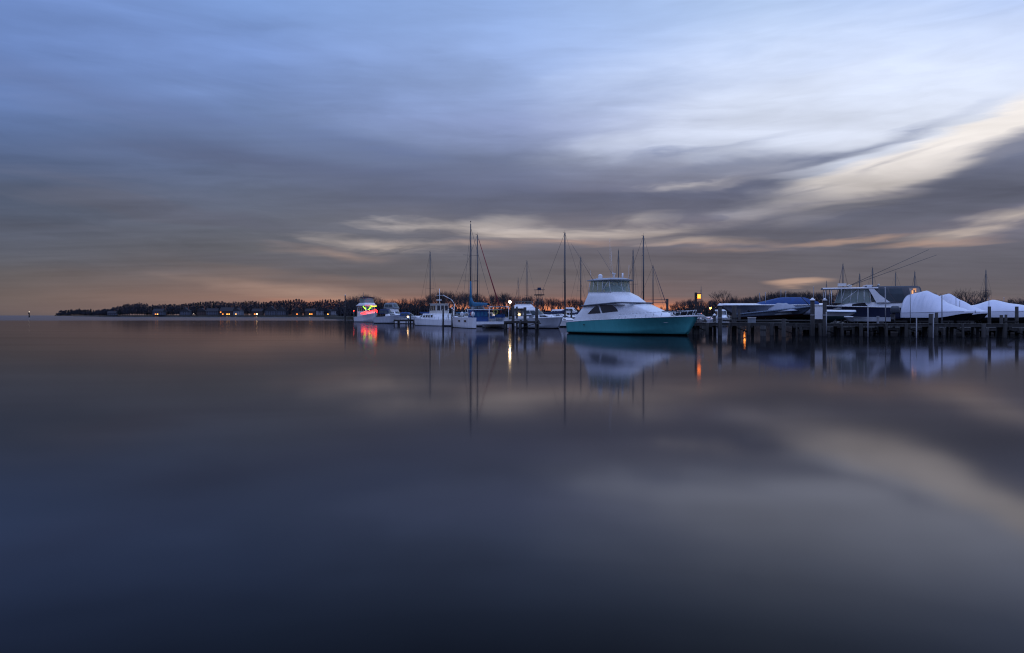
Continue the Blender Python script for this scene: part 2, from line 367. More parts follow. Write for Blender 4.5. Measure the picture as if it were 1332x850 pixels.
# ------------------------------------------------------------------ boat building
class Hull:
    def __init__(s, L, B, za, zb, draft=0.6, transom=.86, flare=.5, rake=1.5, bowp=2.2, sp=1.5, n=30, chine=.12, vee=.6):
        s.__dict__.update(L=L, B=B, za=za, zb=zb, draft=draft, transom=transom, flare=flare, rake=rake, bowp=bowp, sp=sp, n=n, chine=chine, vee=vee)
    def zs(s, t): return s.za + (s.zb - s.za) * t ** s.sp
    def bs(s, t):
        f = s.transom + (1 - s.transom) * math.sin(math.pi / 2 * t / .45) if t < .45 else 1 - ((t - .45) / .55) ** s.bowp
        return s.B / 2 * max(f, 0.0)
    def sheer(s, t, side=1, inset=0.0, dz=0.0):
        return Vector((-s.L / 2 + t * s.L - inset * sm(t, .9, 1) * 1.5, side * max(0, s.bs(t) - inset), s.zs(t) + dz))
    def section(s, t, side):
        zs = s.zs(t); bs = s.bs(t); k = sm(t, .35, 1.0)
        bc = bs * lerp(.94, s.flare, k); zc = s.chine + zs * .38 * sm(t, .45, 1)
        zk = -s.draft * (1 - .9 * sm(t, .72, 1)); x = -s.L / 2 + t * s.L; pts = []
        prof = [(0, zk), (bc * .55, lerp(zk, zc, s.vee)), (bc, zc)] + [(bc + (bs - bc) * (j / 5) ** 1.5, zc + (zs - zc) * j / 5) for j in range(1, 6)]
        for y, z in prof:
            tz = (z + s.draft) / (zs + s.draft)
            pts.append(Vector((x - s.rake * sm(t, .5, 1) * max(0.0, 1 - tz) ** 1.15, side * y, z)))
        return pts
    def build(s, name, m, parent):
        def fn(bm):
            for side in (-1, 1):
                rows = [s.section(i / (s.n - 1), side) for i in range(s.n)]
                grid(bm, rows)
            tr = s.section(0, -1)[::-1] + s.section(0, 1)[1:]
            f = bm.faces.new([bm.verts.new(p) for p in tr]); f.smooth = False
        return part(name, fn, m, parent)
    def deck(s, t0, t1, m, parent, name='deck', dz=-.03, camber=.08, inset=.0, n=18):
        def fn(bm):
            rows = []
            for i in range(n):
                t = t0 + (t1 - t0) * i / (n - 1); b = max(0.0, s.bs(t) - inset)
                rows.append([Vector((-s.L / 2 + t * s.L, b * y, s.zs(t) + dz + camber * (1 - y * y))) for y in (-1, -.6, 0, .6, 1)])
            grid(bm, rows)
        return part(name, fn, m, parent)
    def cockpit(s, t0, t1, floor, m, parent, wide=.22, n=12, name='cockpit'):
        def fn(bm):
            for side in (-1, 1):
                rows = []
                for i in range(n):
                    t = lerp(t0, t1, i / (n - 1)); o = s.sheer(t, side); q = s.sheer(t, side, wide)
                    rows.append([o, q + V(0, 0, .01), Vector((q.x, q.y, floor)), Vector((q.x, 0, floor))])
                grid(bm, rows, smooth=False)
            for t in (t0, t1):
                q = s.sheer(t, 1, wide)
                bm.faces.new([bm.verts.new(p) for p in (V(q.x, q.y, q.z), V(q.x, -q.y, q.z), V(q.x, -q.y, floor), V(q.x, q.y, floor))])
        return part(name, fn, m, parent)
    def rail(s, t0, t1, h, m, parent, n=7, r=.02, name='bow_rail', mid=False, over=0.0, inset=.1):
        def fn(bm):
            for side in (-1, 1):
                top = [s.sheer(lerp(t0, t1, i / 20), side, inset) + V(over * i / 20, 0, h * (0.75 + .25 * i / 20)) for i in range(21)]
                path(bm, top, r)
                if mid: path(bm, [s.sheer(lerp(t0, t1, i / 20), side, inset) + V(over * i / 20 * .5, 0, h * .5) for i in range(21)], r * .7)
                for i in range(n):
                    k = round(20 * i / (n - 1)); b = s.sheer(lerp(t0, t1, k / 20), side, inset)
                    rod(bm, b, top[k], r)
            rod(bm, s.sheer(t1, -1, inset) + V(over, 0, h), s.sheer(t1, 1, inset) + V(over, 0, h), r)
        return part(name, fn, m, parent)

class Cab:
    """a cabin, coaming or canvas house lofted through levels (z, x_aft, x_fwd, half width aft, half width fwd, front bulge)"""
    def __init__(s, levels): s.lv = levels
    def at(s, sec, a, v):
        k = min(int(v), len(s.lv) - 2); f = v - k; A, B = s.lv[k], s.lv[k + 1]
        z, xa, xf, wa, wf, c = [lerp(A[i], B[i], f) for i in range(6)]
        if sec == 'S': return Vector((lerp(xa, xf, a), -lerp(wa, wf, a), z))
        if sec == 'P': return Vector((lerp(xa, xf, a), lerp(wa, wf, a), z))
        if sec == 'F':
            y = lerp(-wf, wf, a); return Vector((xf + c * (1 - (2 * a - 1) ** 2), y, z))
        y = lerp(-wa, wa, a); return Vector((xa, y, z))
    def ring(s, v):
        pts = [s.at('S', i / 7, v) for i in range(8)] + [s.at('F', i / 10, v) for i in range(1, 10)] + [s.at('P', 1 - i / 7, v) for i in range(8)] 
        out = []
        n = len(pts)
        for i, p in enumerate(pts):
            if i in (0, 7, 17, n - 1):
                a = pts[i - 1]; b = pts[(i + 1) % n]; d = .12
                out += [p + (a - p).normalized() * min(d, (a - p).length * .4), p + (b - p).normalized() * min(d, (b - p).length * .4)]
            else: out.append(p)
        return out
    def build(s, name, m, parent, top=True, bottom=False, crown=0.0, smooth=True):
        def fn(bm):
            rows = [s.ring(v) for v in range(len(s.lv))]
            grid(bm, rows, closed=True, smooth=smooth)
            if top:
                r = rows[-1]; c = sum(r, Vector()) / len(r) + V(0, 0, crown); cv = bm.verts.new(c); vv = [bm.verts.new(p) for p in r]
                for i in range(len(vv)): bm.faces.new((vv[i], vv[(i + 1) % len(vv)], cv)).smooth = crown > 0
            if bottom: bm.faces.new([bm.verts.new(p) for p in rows[0]])
        return part(name, fn, m, parent)
    def patch(s, bm, sec, quad, off=.02, n=6, mi=0, smooth=False):
        """quad: four (a, v) corners, bottom-left, bottom-right, top-right, top-left"""
        def e(a, v):
            p = s.at(sec, a, v); d = .02
            pa = s.at(sec, min(1, a + d), v) - s.at(sec, max(0, a - d), v); pv = s.at(sec, a, min(len(s.lv) - 1, v + d)) - s.at(sec, a, max(0, v - d))
            nn = pa.cross(pv).normalized()
            if sec in ('P', 'A'): nn = -nn
            return p + nn * off
        (a0, v0), (a1, v1), (a2, v2), (a3, v3) = quad; rows = []
        for i in range(n + 1):
            u = i / n; rows.append([e(lerp(lerp(a0, a1, u), lerp(a3, a2, u), w), lerp(lerp(v0, v1, u), lerp(v3, v2, u), w)) for w in (0, .5, 1)])
        grid(bm, rows, mi=mi, smooth=smooth)
def windows(cab, name, quads, m, parent, off=.02):
    """each entry is one pane of its own"""
    for sec, q in quads:
        part(name, lambda bm, sec=sec, q=q: cab.patch(bm, sec, q, off), m, parent)
def pane_row(sec, n, a0, a1, v0, v1, gap=.03, slant=0.0):
    w = (a1 - a0) / n
    return [(sec, ((a0 + w * i + gap / 2, v0), (a0 + w * (i + 1) - gap / 2, v0), (a0 + w * (i + 1) - gap / 2 - slant, v1), (a0 + w * i + gap / 2 - slant, v1))) for i in range(n)]
# ------------------------------------------------------------------ the teal sport fishing boat in front
S_, B_ = Vector((7.9, 78, 0)), Vector((17.85, 66, 0))
sfL = (B_ - S_).length + .35
mid = (S_ + B_) / 2; sfa = math.atan2((B_ - S_).y, (B_ - S_).x)
sf = root('sport_fishing_boat', tuple(mid), sfa, 'large teal-hulled sport fishing boat with white house and enclosed flybridge, moored beside the pier', 'motor boat')
h = Hull(sfL, 5.0, 1.2, 1.9, .8, transom=.9, flare=.42, rake=1.9, bowp=2.4, sp=.75, n=40)
hm = hullpaint('teal_topsides', (.075, .345, .345), (.006, .007, .008), .13, (.035, .11, .10), .05, rough=.12)
h.build('hull', hm, sf)
h.deck(.40, 1.0, M['white'], sf, dz=.0, camber=.14)
h.cockpit(.0, .2, .55, M['white'], sf, .28)
def toe(bm):
    for sd_ in (-1, 1):
        path(bm, [h.sheer(i / 40, sd_, .02, .03) for i in range(41)], .045, 6)
part('toe_rail', toe, M['white'], sf)
def pulpit(bm):
    rows = [[V(x, y, h.zs(1) + z) for y, z in ((-w, 0), (-w, .1), (w, .1), (w, 0))] for x, w in ((sfL / 2 - 1.0, .34), (sfL / 2 + .25, .24), (sfL / 2 + .55, .14))]
    grid(bm, rows, closed=True, smooth=False)
    for r in (rows[0], rows[-1]): bm.faces.new([bm.verts.new(p) for p in r])
part('bow_pulpit', pulpit, M['white'], sf)
part('anchor', lambda bm: (rod(bm, V(sfL/2 - .2, 0, 1.86), V(sfL/2 + .6, 0, 1.8), .03), box(bm, V(sfL/2 + .55, 0, 1.74), (.1, .3, .16))), M['steel'], sf)
# salon house: aft wings sloping down to the cockpit coaming, long trunk forward
house = Cab([(1.28, -7.0, 4.9, 2.28, 1.15, 1.1), (1.9, -6.5, 4.3, 2.24, 1.15, 1.0), (2.35, -6.05, 3.1, 2.2, 1.3, .95), (3.28, -5.25, .75, 2.02, 1.5, .75)])
house.build('deckhouse', M['white'], sf)
def on_house(x, z, s_):
    lv = house.lv; k = max(0, min(len(lv) - 2, sum(1 for l in lv[1:] if l[0] < z))); f = (z - lv[k][0]) / (lv[k + 1][0] - lv[k][0])
    xa, xf, wa, wf = [lerp(lv[k][i], lv[k + 1][i], f) for i in (1, 2, 3, 4)]
    return V(x, s_ * (lerp(wa, wf, (x - xa) / (xf - xa)) + .03), z)
for s_ in (-1, 1):
    for poly in ([(-4.75, 2.15), (-3.0, 2.24), (-3.35, 3.0), (-3.5, 3.04), (-3.75, 2.96), (-4.2, 2.66)], [(-2.80, 2.26), (-.75, 2.42), (-.85, 2.62), (-1.15, 2.88), (-1.6, 3.08), (-2.0, 3.12), (-3.1, 3.10), (-3.15, 3.05)]):
        def pn(bm):
            p = [on_house(x, z, s_) for x, z in poly]; q = [v - V(0, s_ * .05, 0) for v in p]
            bm.faces.new([bm.verts.new(v) for v in p]); grid(bm, [p + p[:1], q + q[:1]], smooth=False)
        part('side_window', pn, M['glass'], sf)
def brow(bm):
    rows = []
    for i in range(33):
        a = i / 32
        if a < .38: p = V(lerp(-5.6, -.6, a / .38), -2.12 + .0 * a, lerp(3.04, 3.34, a / .38))
        elif a > .62: p = V(lerp(-.6, -5.6, (a - .62) / .38), 2.12, lerp(3.34, 3.04, (a - .62) / .38))
        else:
            t = (a - .38) / .24; ang = math.pi * t
            p = V(-.6 + 2.3 * max(0.0, math.sin(ang)) ** .8, -2.12 * math.cos(ang), 3.34 - .08 * math.sin(ang))
        o = V(p.x * 1.0, p.y * 1.05, p.z)
        rows.append([V(p.x, p.y * .93, p.z - .09), V(o.x + (.06 if .38 < a < .62 else 0), o.y, p.z - .07), V(o.x + (.06 if .38 < a < .62 else 0), o.y, p.z + .05), V(p.x, p.y * .93, p.z + .09)])
    grid(bm, rows, closed=True)
part('flybridge_brow', brow, paint('grey_shadow_line', (.10, .11, .13), .5), sf)  # dark grey paints the overhang's shadow line onto the brow
fly = Cab([(3.12, -5.5, -.7, 2.06, 2.0, 2.2), (3.45, -5.35, -.8, 2.05, 1.95, 2.0), (4.0, -5.1, -1.25, 1.95, 1.75, 1.55), (4.45, -4.95, -1.85, 1.86, 1.55, 1.0)])
fly.build('flybridge_coaming', M['white'], sf)
encl = Cab([(4.44, -4.9, -1.9, 1.84, 1.58, .95), (5.78, -4.6, -2.05, 1.84, 1.62, .75)])
encl.build('flybridge_enclosure', M['vin'], sf, top=False)
def efr(bm):
    for sec in 'SP':
        for a in (0, .2, .42, .66, 1): rod(bm, encl.at(sec, a, 0), encl.at(sec, a, 1), .03)
        rod(bm, encl.at(sec, .62, .08), encl.at(sec, .98, .96), .035)
    for a in (.33, .66): rod(bm, encl.at('F', a, 0), encl.at('F', a, 1), .03)
    rod(bm, encl.at('F', .04, .96), encl.at('F', .42, .05), .035)
    path(bm, [encl.at('S', i / 8, .02) for i in range(9)] + [encl.at('F', i / 10, .02) for i in range(11)] + [encl.at('P', 1 - i / 8, .02) for i in range(9)], .035)
part('enclosure_frame', efr, M['white'], sf)
def hard(bm):
    t = Cab([(5.72, -5.0, -1.75, 1.98, 1.82, .85), (5.80, -5.1, -1.6, 2.04, 1.88, .95), (6.02, -4.3, -2.1, 1.3, 1.15, .5)])
    rows = [t.ring(v) for v in range(3)]; grid(bm, rows, closed=True)
    for r in (rows[0], rows[-1]):
        bm.faces.new([bm.verts.new(p) for p in r])
part('hardtop', hard, paint('hardtop_gelcoat', (.34, .36, .39), .4), sf)
part('helm_console', lambda bm: (box(bm, V(-2.55, 0, 4.75), (.8, 2.2, .7)), box(bm, V(-2.5, 0, 5.15), (.35, 1.7, .2))), M['cream'], sf)
for y in (-.6, .6):
    part('helm_chair', lambda bm: (box(bm, V(-3.5, y, 4.9), (.5, .55, .14)), box(bm, V(-3.75, y, 5.2), (.12, .52, .6)), rod(bm, V(-3.5, y, 4.4), V(-3.5, y, 4.85), .05)), M['white'], sf)
# trunk cabin forward of the house is lofted into the deckhouse; hand rails on the foredeck
h.rail(.50, .985, .62, M['steel'], sf, n=9, r=.022, over=.35, inset=.2)
def dome(bm):
    bmesh.ops.create_cone(bm, cap_ends=True, segments=14, radius1=.24, radius2=.24, depth=.35, matrix=Matrix.Translation((-3.9, -1.0, 6.12)))
    ball(bm, V(-3.9, -1.0, 6.3), .24, (1, 1, .8), 14)
part('satellite_dome', dome, M['white'], sf, smooth=False)
part('radar_scanner', lambda bm: (rod(bm, V(-2.9, .1, 5.95), V(-2.9, .1, 6.5), .07), box(bm, V(-2.9, .1, 6.55), (1.5, .12, .12), Matrix.Rotation(R(-60), 3, 'Z')), rod(bm, V(-2.2, .7, 5.95), V(-2.2, .7, 6.6), .1)), M['white'], sf)
for x, y, hh, lx in ((-4.6, -1.7, 1.0, -.1), (-2.0, -1.5, 4.3, -.05), (-4.4, 1.6, 3.6, -.3), (-1.9, 1.3, 1.6, .1)):
    part('whip_antenna', lambda bm: rod(bm, V(x, y, 5.9), V(x + lx, y, 5.9 + hh), .016, .008, 5), M['white'], sf)
for s_ in (-1, 1):
    def outr(bm):
        a = V(-3.6, 1.9 * s_, 5.2); b = V(-6.9 if s_ < 0 else -7.6, 2.5 * s_, 10.0 if s_ < 0 else 9.6)
        rod(bm, a, b, .028, .01, 5); rod(bm, a + V(0, 0, .6), lerp(a, b, .45) + V(.25, 0, .1), .008, n=3); rod(bm, lerp(a, b, .45) + V(.25, 0, .1), lerp(a, b, .95), .008, n=3)
    part('outrigger', outr, M['alu'], sf)
part('hull_vent', lambda bm: box(bm, V(-5.0, -2.43, .98), (.22, .03, .09)), M['black'], sf)
def lad(bm):
    for y in (-1.3, -.9): rod(bm, V(-6.0, y, 1.0), V(-5.2, y, 3.1), .025)
    for i in range(6): rod(bm, V(-6.0 + .8 * i / 6, -1.3, 1.1 + .34 * i), V(-6.0 + .8 * i / 6, -.9, 1.1 + .34 * i), .02)
part('bridge_ladder', lad, M['steel'], sf)
for k, y in enumerate((-.9, .9)):
    part('deck_hatch', lambda bm: box(bm, V(5.2, y * .0 + (0 if k else 0), 2.12), (.6, .6, .06)) if k == 0 else box(bm, V(3.9, 0, 2.42), (.5, .5, .06)), M['wglass'], sf)
# ------------------------------------------------------------------ generic boats
BOTD = (.02, .017, .018)
hp_white = hullpaint('white_topsides', (.70, .71, .73), BOTD, .10, (.03, .04, .07), .09)
hp_whiteplain = hullpaint('plain_white_topsides', (.72, .73, .76), BOTD, .08)
hp_grey = hullpaint('pale_grey_topsides', (.42, .44, .48), BOTD, .10)
hp_navy = hullpaint('navy_topsides', (.022, .028, .06), BOTD, .10)
hp_seafoam = hullpaint('white_over_green_topsides', (.62, .66, .67), (.03, .075, .075), .30)
hp_dinghy = hullpaint('slate_topsides', (.10, .125, .17), (.085, .024, .018), .05)

def outboard(parent, x, y, z, k=1.0, cover=None):
    o = part('outboard_motor', lambda bm: (rod(bm, V(x, y, z - 1.25 * k), V(x, y, z + .05), .09 * k), box(bm, V(x - .12 * k, y, z - 1.02 * k), (.5 * k, .06, .05)),
        box(bm, V(x + .12 * k, y, z - .25 * k), (.25 * k, .22, .4 * k))), M['black'], parent)
    def cw(bm):
        rows = []
        for zz_, sx_, sy_ in ((0, .55, .26), (.12, .66, .32), (.42, .66, .32), (.62, .56, .26), (.68, .36, .16)):
            rows.append([V(x - .08 * k + sx_ * k * .5 * math.cos(a) * (1.0 if math.cos(a) > 0 else 1.15), y + sy_ * k * .5 * math.sin(a) * 1.3, z + zz_ * k) for a in [2 * math.pi * i / 14 for i in range(14)]])
        grid(bm, rows, closed=True); bm.faces.new([bm.verts.new(p) for p in rows[-1]]); bm.faces.new([bm.verts.new(p) for p in rows[0]])
    part('cowling', cw, cover or M['engine'], o)
    return o
def screen(parent, x0, x1, z0, z1, w, bulge=.5, m='wglass', name='windscreen'):
    c = Cab([(z0, x0, x1, w, w * .8, bulge), (z1, x0, x1 - (z1 - z0) * .9, w * .93, w * .7, bulge * .8)])
    c.build(name, M[m], parent, top=False); return c
def bimini(parent, x0, x1, z0, z1, w, m='navy', name='bimini_top', legs=True):
    def fn(bm):
        rows = []
        for i in range(7):
            x = lerp(x0, x1, i / 6); dz = -.08 * (2 * i / 6 - 1) ** 2
            rows.append([V(x, w * y, z1 + dz + .12 * (1 - y * y)) for y in (-1, -.7, -.3, 0, .3, .7, 1)] + [V(x, w * y, z1 + dz + .12 * (1 - y * y) - .07) for y in (1, .7, .3, 0, -.3, -.7, -1)])
        grid(bm, rows, closed=True)
        for r in (rows[0], rows[-1]): bm.faces.new([bm.verts.new(p) for p in r])
    o = part(name, fn, M[m], parent)
    if legs:
        part('bimini_frame', lambda bm: [rod(bm, V(lerp(x0, x1, .5), s_ * w, z0), V(x, s_ * w * .97, z1 - .02), .02) for s_ in (-1, 1) for x in (x0 + .05, lerp(x0, x1, .5), x1 - .05)], M['steel'], parent)
    return o
def label_of(o, label, cat, group=None): tag(o, label, cat, group)

def cruiser(name, label, loc, rz, L, B, za, zb, hm, kind='express', canvas='navy', group=None, cat='motor boat', z0=0.0, seed=0, rail=True, flyb=False, canvas_z=1.5):
    """a small cabin boat: trunk cabin forward, windscreen, open cockpit aft, canvas on a frame"""
    o = root(name, (loc[0], loc[1], z0), rz, label, cat, group)
    hh = Hull(L, B, za, zb, .5, flare=.45, rake=L * .12, n=22, sp=1.3); hh.build('hull', hm, o)
    hh.deck(.45, 1.0, M['deck'], o, camber=.16 if kind != 'open' else .06); hh.cockpit(.02, .46, za * .35, M['deck'], o, .2)
    if kind == 'open':
        part('console', lambda bm: (box(bm, V(-L * .03, 0, za + .25), (.6, .8, 1.1)), box(bm, V(-L * .13, 0, za + .02), (.5, .8, .6))), M['white'], o)
        screen(o, -L * .03, L * .02, za + .8, za + 1.15, .4, .1)
        if canvas: bimini(o, -L * .14, L * .1, za * .4, za + 1.75, .75, canvas, 't_top')
    else:
        tr = Cab([(lerp(za, zb, .3), -L * .06, L * .33, B * .38, B * .16, L * .05), (lerp(za, zb, .5) + .45, -L * .05, L * .2, B * .34, B * .2, L * .05)])
        tr.build('trunk_cabin', M['white'], o, crown=.08)
        windows(tr, 'cabin_window', [('S', ((.25, .35), (.8, .4), (.7, .85), (.25, .85))), ('P', ((.25, .35), (.8, .4), (.7, .85), (.25, .85)))], M['glass'], o)
        zt = lerp(za, zb, .5) + .42
        screen(o, -L * .16, L * .04, zt, zt + .55, B * .36, L * .05)
        if kind == 'sedan':
            cb = Cab([(zt - .3, -L * .3, L * .06, B * .37, B * .3, .3), (zt + 1.15, -L * .27, -L * .02, B * .34, B * .27, .25)])
            cb.build('deckhouse', M['white'], o, crown=.06)
            windows(cb, 'side_window', pane_row('S', 3, .08, .92, .38, .82) + pane_row('P', 3, .08, .92, .38, .82) + pane_row('F', 3, .05, .95, .38, .85), M['glass'], o)
            zt += 1.15
        if flyb:
            fb = Cab([(zt - .02, -L * .28, -L * .02, B * .33, B * .25, .35), (zt + .65, -L * .26, -L * .04, B * .33, B * .27, .4)])
            fb.build('flybridge', M['white'], o)
            zt += .6; 
        if canvas: 
            c = Cab([(zt, -L * .36, L * .0, B * .36, B * .3, .3), (zt + canvas_z * .85, -L * .33, -L * .08, B * .33, B * .27, .2), (zt + canvas_z, -L * .3, -L * .11, B * .24, B * .2, .15)])
            cc = c.build('cockpit_canvas', M[canvas], o)
            windows(c, 'vinyl_window', pane_row('S', 2, .1, .9, .25, .8) + pane_row('F', 2, .08, .92, .25, .85), M['wglass'], o)
    if rail: hh.rail(.5, .98, .5, M['steel'], o, n=6, over=.15)
    return o, hh

def sailboat(px, D, rel, L, top, label, cover='blue', jib=None, z0=0.0, keel=False, spread=(.55,), hm=None, boom=.38, group='sailing boats berthed behind the front row', mr=.11, backstay=True, jr=.05):
    a = camward(px) + R(rel); hd = Vector((math.cos(a), math.sin(a), 0)); mx = .06 * L
    c = Vector((X(px, D), D, 0)) - hd * mx
    o = root('sailing_boat', (c.x, c.y, z0), a, label, 'sailing boat', group)
    hh = Hull(L, L * .31, 1.05, 1.3, .45, transom=.6, flare=.7, rake=L * .09, bowp=1.9, n=20, vee=.3); hh.build('hull', hm or hp_white, o)
    hh.deck(.3, 1, M['deck'], o, camber=.1); hh.cockpit(.03, .3, .6, M['deck'], o, .3)
    cr = Cab([(1.1, -L * .18, L * .2, L * .1, L * .05, .3), (1.55, -L * .17, L * .14, L * .085, L * .045, .25)])
    cr.build('coachroof', M['white'], o, crown=.08)
    windows(cr, 'portlight', pane_row('S', 3, .15, .8, .3, .75, .1) + pane_row('P', 3, .15, .8, .3, .75, .1), M['glass'], o)
    zt = Z(top, D) - z0
    mast = part('mast', lambda bm: rod(bm, V(mx, 0, 1.3), V(mx, 0, zt), mr * 1.2, mr * .95, 8), M['alu'], o)
    for s_ in spread: part('spreader', lambda bm: rod(bm, V(mx - .1, -L * .1, zt * s_), V(mx - .1, L * .1, zt * s_), .03), M['alu'], mast)
    part('masthead_gear', lambda bm: (rod(bm, V(mx, 0, zt), V(mx, 0, zt + .5), .015), box(bm, V(mx - .15, 0, zt + .1), (.4, .05, .05))), M['alu'], mast)
    part('boom', lambda bm: rod(bm, V(mx, 0, 2.3), V(mx - L * boom, 0, 2.25), .07), M['alu'], o)
    if cover:
        def sc(bm):
            rows = []
            for i in range(9):
                t = i / 8; r = lerp(.30, .12, t ** .8); x = mx + .1 - L * boom * t
                rows.append([V(x, r * .55 * math.cos(q), 2.42 + r * math.sin(q) + .35 * (1 - t) ** 6) for q in [2 * math.pi * k / 8 for k in range(8)]])
            grid(bm, rows, closed=True)
            for r in (rows[0], rows[-1]): bm.faces.new([bm.verts.new(p) for p in r])
        part('sail_cover', sc, M[cover], o)
    bow = V(L / 2 - .1, 0, hh.zs(1)); st = V(-L / 2 + .1, 0, hh.zs(0))
    if jib: part('furled_jib', lambda bm: rod(bm, bow + V(0, 0, .3), lerp(bow, V(mx, 0, zt), .95), jr * 1.3, jr * .5, 6), M[jib], o)
    def rig(bm):
        rod(bm, bow, V(mx, 0, zt), .016, n=4)
        if backstay: rod(bm, st, V(mx, 0, zt), .022, n=4)
        for s_ in (-1, 1):
            e = spread[-1]; rod(bm, V(mx - .15, s_ * L * .14, 1.2), V(mx - .1, s_ * L * .1, zt * e), .014, n=4); rod(bm, V(mx - .1, s_ * L * .1, zt * e), V(mx, 0, zt * .97), .014, n=4)
    part('standing_rigging', rig, M['wire'], o)
    hh.rail(.82, .99, .55, M['steel'], o, n=3, name='pulpit'); hh.rail(.02, .16, .6, M['steel'], o, n=3, name='pushpit')
    if keel:
        part('keel', lambda bm: box(bm, V(0, 0, -.8), (L * .2, .22, .9)), M['redbottom'], o); stands(o, L, L * .31, .7 - z0)
    return o
def stands(parent, L, B, zg, m='black'):
    for x in (-L * .3, L * .22):
        for s_ in (-1, 1):
            part('boat_stand', lambda bm: (rod(bm, V(x, s_ * B * .36, .12), V(x, s_ * B * .52, zg), .045), rod(bm, V(x + .3, s_ * B * .36, .1), V(x + .35, s_ * B * .46, zg), .03), rod(bm, V(x, s_ * B * .52, zg + .03), V(x + .35, s_ * B * .46, zg + .03), .03)), M[m], parent)
    for x in (-L * .3, L * .15): part('keel_block', lambda bm: box(bm, V(x, 0, (zg - .45) / 2 - .05), (.5, .7, abs(zg + .45) - .1)), M['beam'], parent)

# ---- the trawler dressed with lights, bow towards the river
loc, a = berth(489.5, 200, 22, 13.5)
tr = root('trawler_yacht', loc, a, 'white trawler yacht with dark bridge canopy, strung with red and green lights', 'motor boat')
h = Hull(13.5, 4.6, 1.5, 2.75, .9, flare=.55, rake=1.2, sp=1.7, n=26); h.build('hull', hp_whiteplain, tr); h.deck(0, 1, M['deck'], tr, camber=.08)
c1 = Cab([(1.5, -4.4, 2.6, 1.75, 1.5, .35), (4.85, -4.2, 1.9, 1.65, 1.4, .3)]); c1.build('deckhouse', M['cream'], tr)
windows(c1, 'house_window', pane_row('S', 4, .08, .92, .52, .86) + pane_row('P', 4, .08, .92, .52, .86) + pane_row('F', 3, .05, .95, .55, .88, .06), M['glass'], tr)
c2 = Cab([(4.8, -4.5, 2.1, 2.05, 1.8, .35), (4.9, -4.5, 2.2, 2.1, 1.85, .35), (5.75, -2.6, 1.5, 1.7, 1.6, .35)]); c2.build('flybridge', M['white'], tr)
c3 = Cab([(5.75, -2.5, 1.3, 1.65, 1.5, .3), (7.35, -2.3, .8, 1.6, 1.45, .25)]); c3.build('bridge_screens', M['vin2'], tr, top=False)
bimini(tr, -3.0, 1.3, 5.7, 7.45, 1.85, 'navy')
part('bridge_seat', lambda bm: (box(bm, V(-1.5, .5, 6.2), (.5, .5, 1.0)), box(bm, V(-1.5, -.6, 6.2), (.5, .5, 1.0))), M['white'], tr)
h.rail(.42, .99, .95, M['steel'], tr, n=9, over=.3, mid=True)
part('mast', lambda bm: (rod(bm, V(-3.2, 0, 5), V(-3.4, 0, 9.0), .06), rod(bm, V(-3.2, -1.0, 7.9), V(-3.2, 1.0, 7.9), .03)), M['alu'], tr)
part('mooring_light', lambda bm: ball(bm, V(-6.4, -2.0, 3.4), .13), M['winr'], tr)
part('light_staff', lambda bm: rod(bm, V(-6.4, -2.0, 1.4), V(-6.4, -2.0, 3.4), .03), M['steel'], tr)
mt = Matrix.Translation(loc) @ Matrix.Rotation(a, 4, 'Z')
def strand(name, label, pts, m, sag=0.0, r=.12):
    def fn(bm):
        for p, q in zip(pts[:-1], pts[1:]):
            n = max(2, int((q - p).length / .5)); pp = [lerp(p, q, i / n) + V(0, 0, -sag * math.sin(math.pi * i / n)) for i in range(n + 1)]
            path(bm, pp, r * .7, 5)
            for w in pp[1:]: ball(bm, w, r * 1.6, seg=5)
    o = part(name, fn, m, None, clean=False); o.matrix_world = mt
    tag(o, label, 'light string', 'light strings dressing the white trawler'); return o
strand('light_string', 'green light string sagging across the front of the trawler bridge', [V(1.6, -2.1, 4.75), V(2.8, .1, 4.75)], M['strg'], 1.1, .08)
strand('light_string', 'yellow light string running level along the port side of the trawler bridge', [V(2.6, .1, 4.75), V(2.2, 1.9, 4.8), V(-1.2, 2.15, 4.8)], M['stry'], .05, .06)
strand('light_string', 'long red light string looped along the bow rail of the trawler', [h.sheer(.50, -1, .1) + V(0, 0, .75), h.sheer(.72, -1, .1) + V(0, 0, .85), h.sheer(.98, -1, .05) + V(.2, 0, .95), h.sheer(.7, 1, .1) + V(0, 0, .85)], M['strr'], .15, .11)
strand('light_string', 'short red light string on the foredeck of the trawler', [V(4.4, -.9, 3.3), V(5.6, 0, 3.2), V(3.6, 1.5, 3.4)], M['strr'], .1, .06)
# ---- express cruiser and sedan beside it
loc, a = berth(529, 168, 62, 8.6)
cruiser('cabin_cruiser', 'white express cruiser with black cockpit canvas beside the trawler with lights', loc, a, 8.6, 2.9, 1.5, 2.35, hp_grey, 'express', 'navy', canvas_z=1.25)
loc, a = berth(536, 176, 48, 10.5)
cruiser('cabin_cruiser', 'white flybridge sedan with grey bridge enclosure, behind the black canvas express cruiser', loc, a, 10.5, 3.4, 1.3, 2.0, hp_whiteplain, 'sedan', 'grey', flyb=True, canvas_z=1.5)
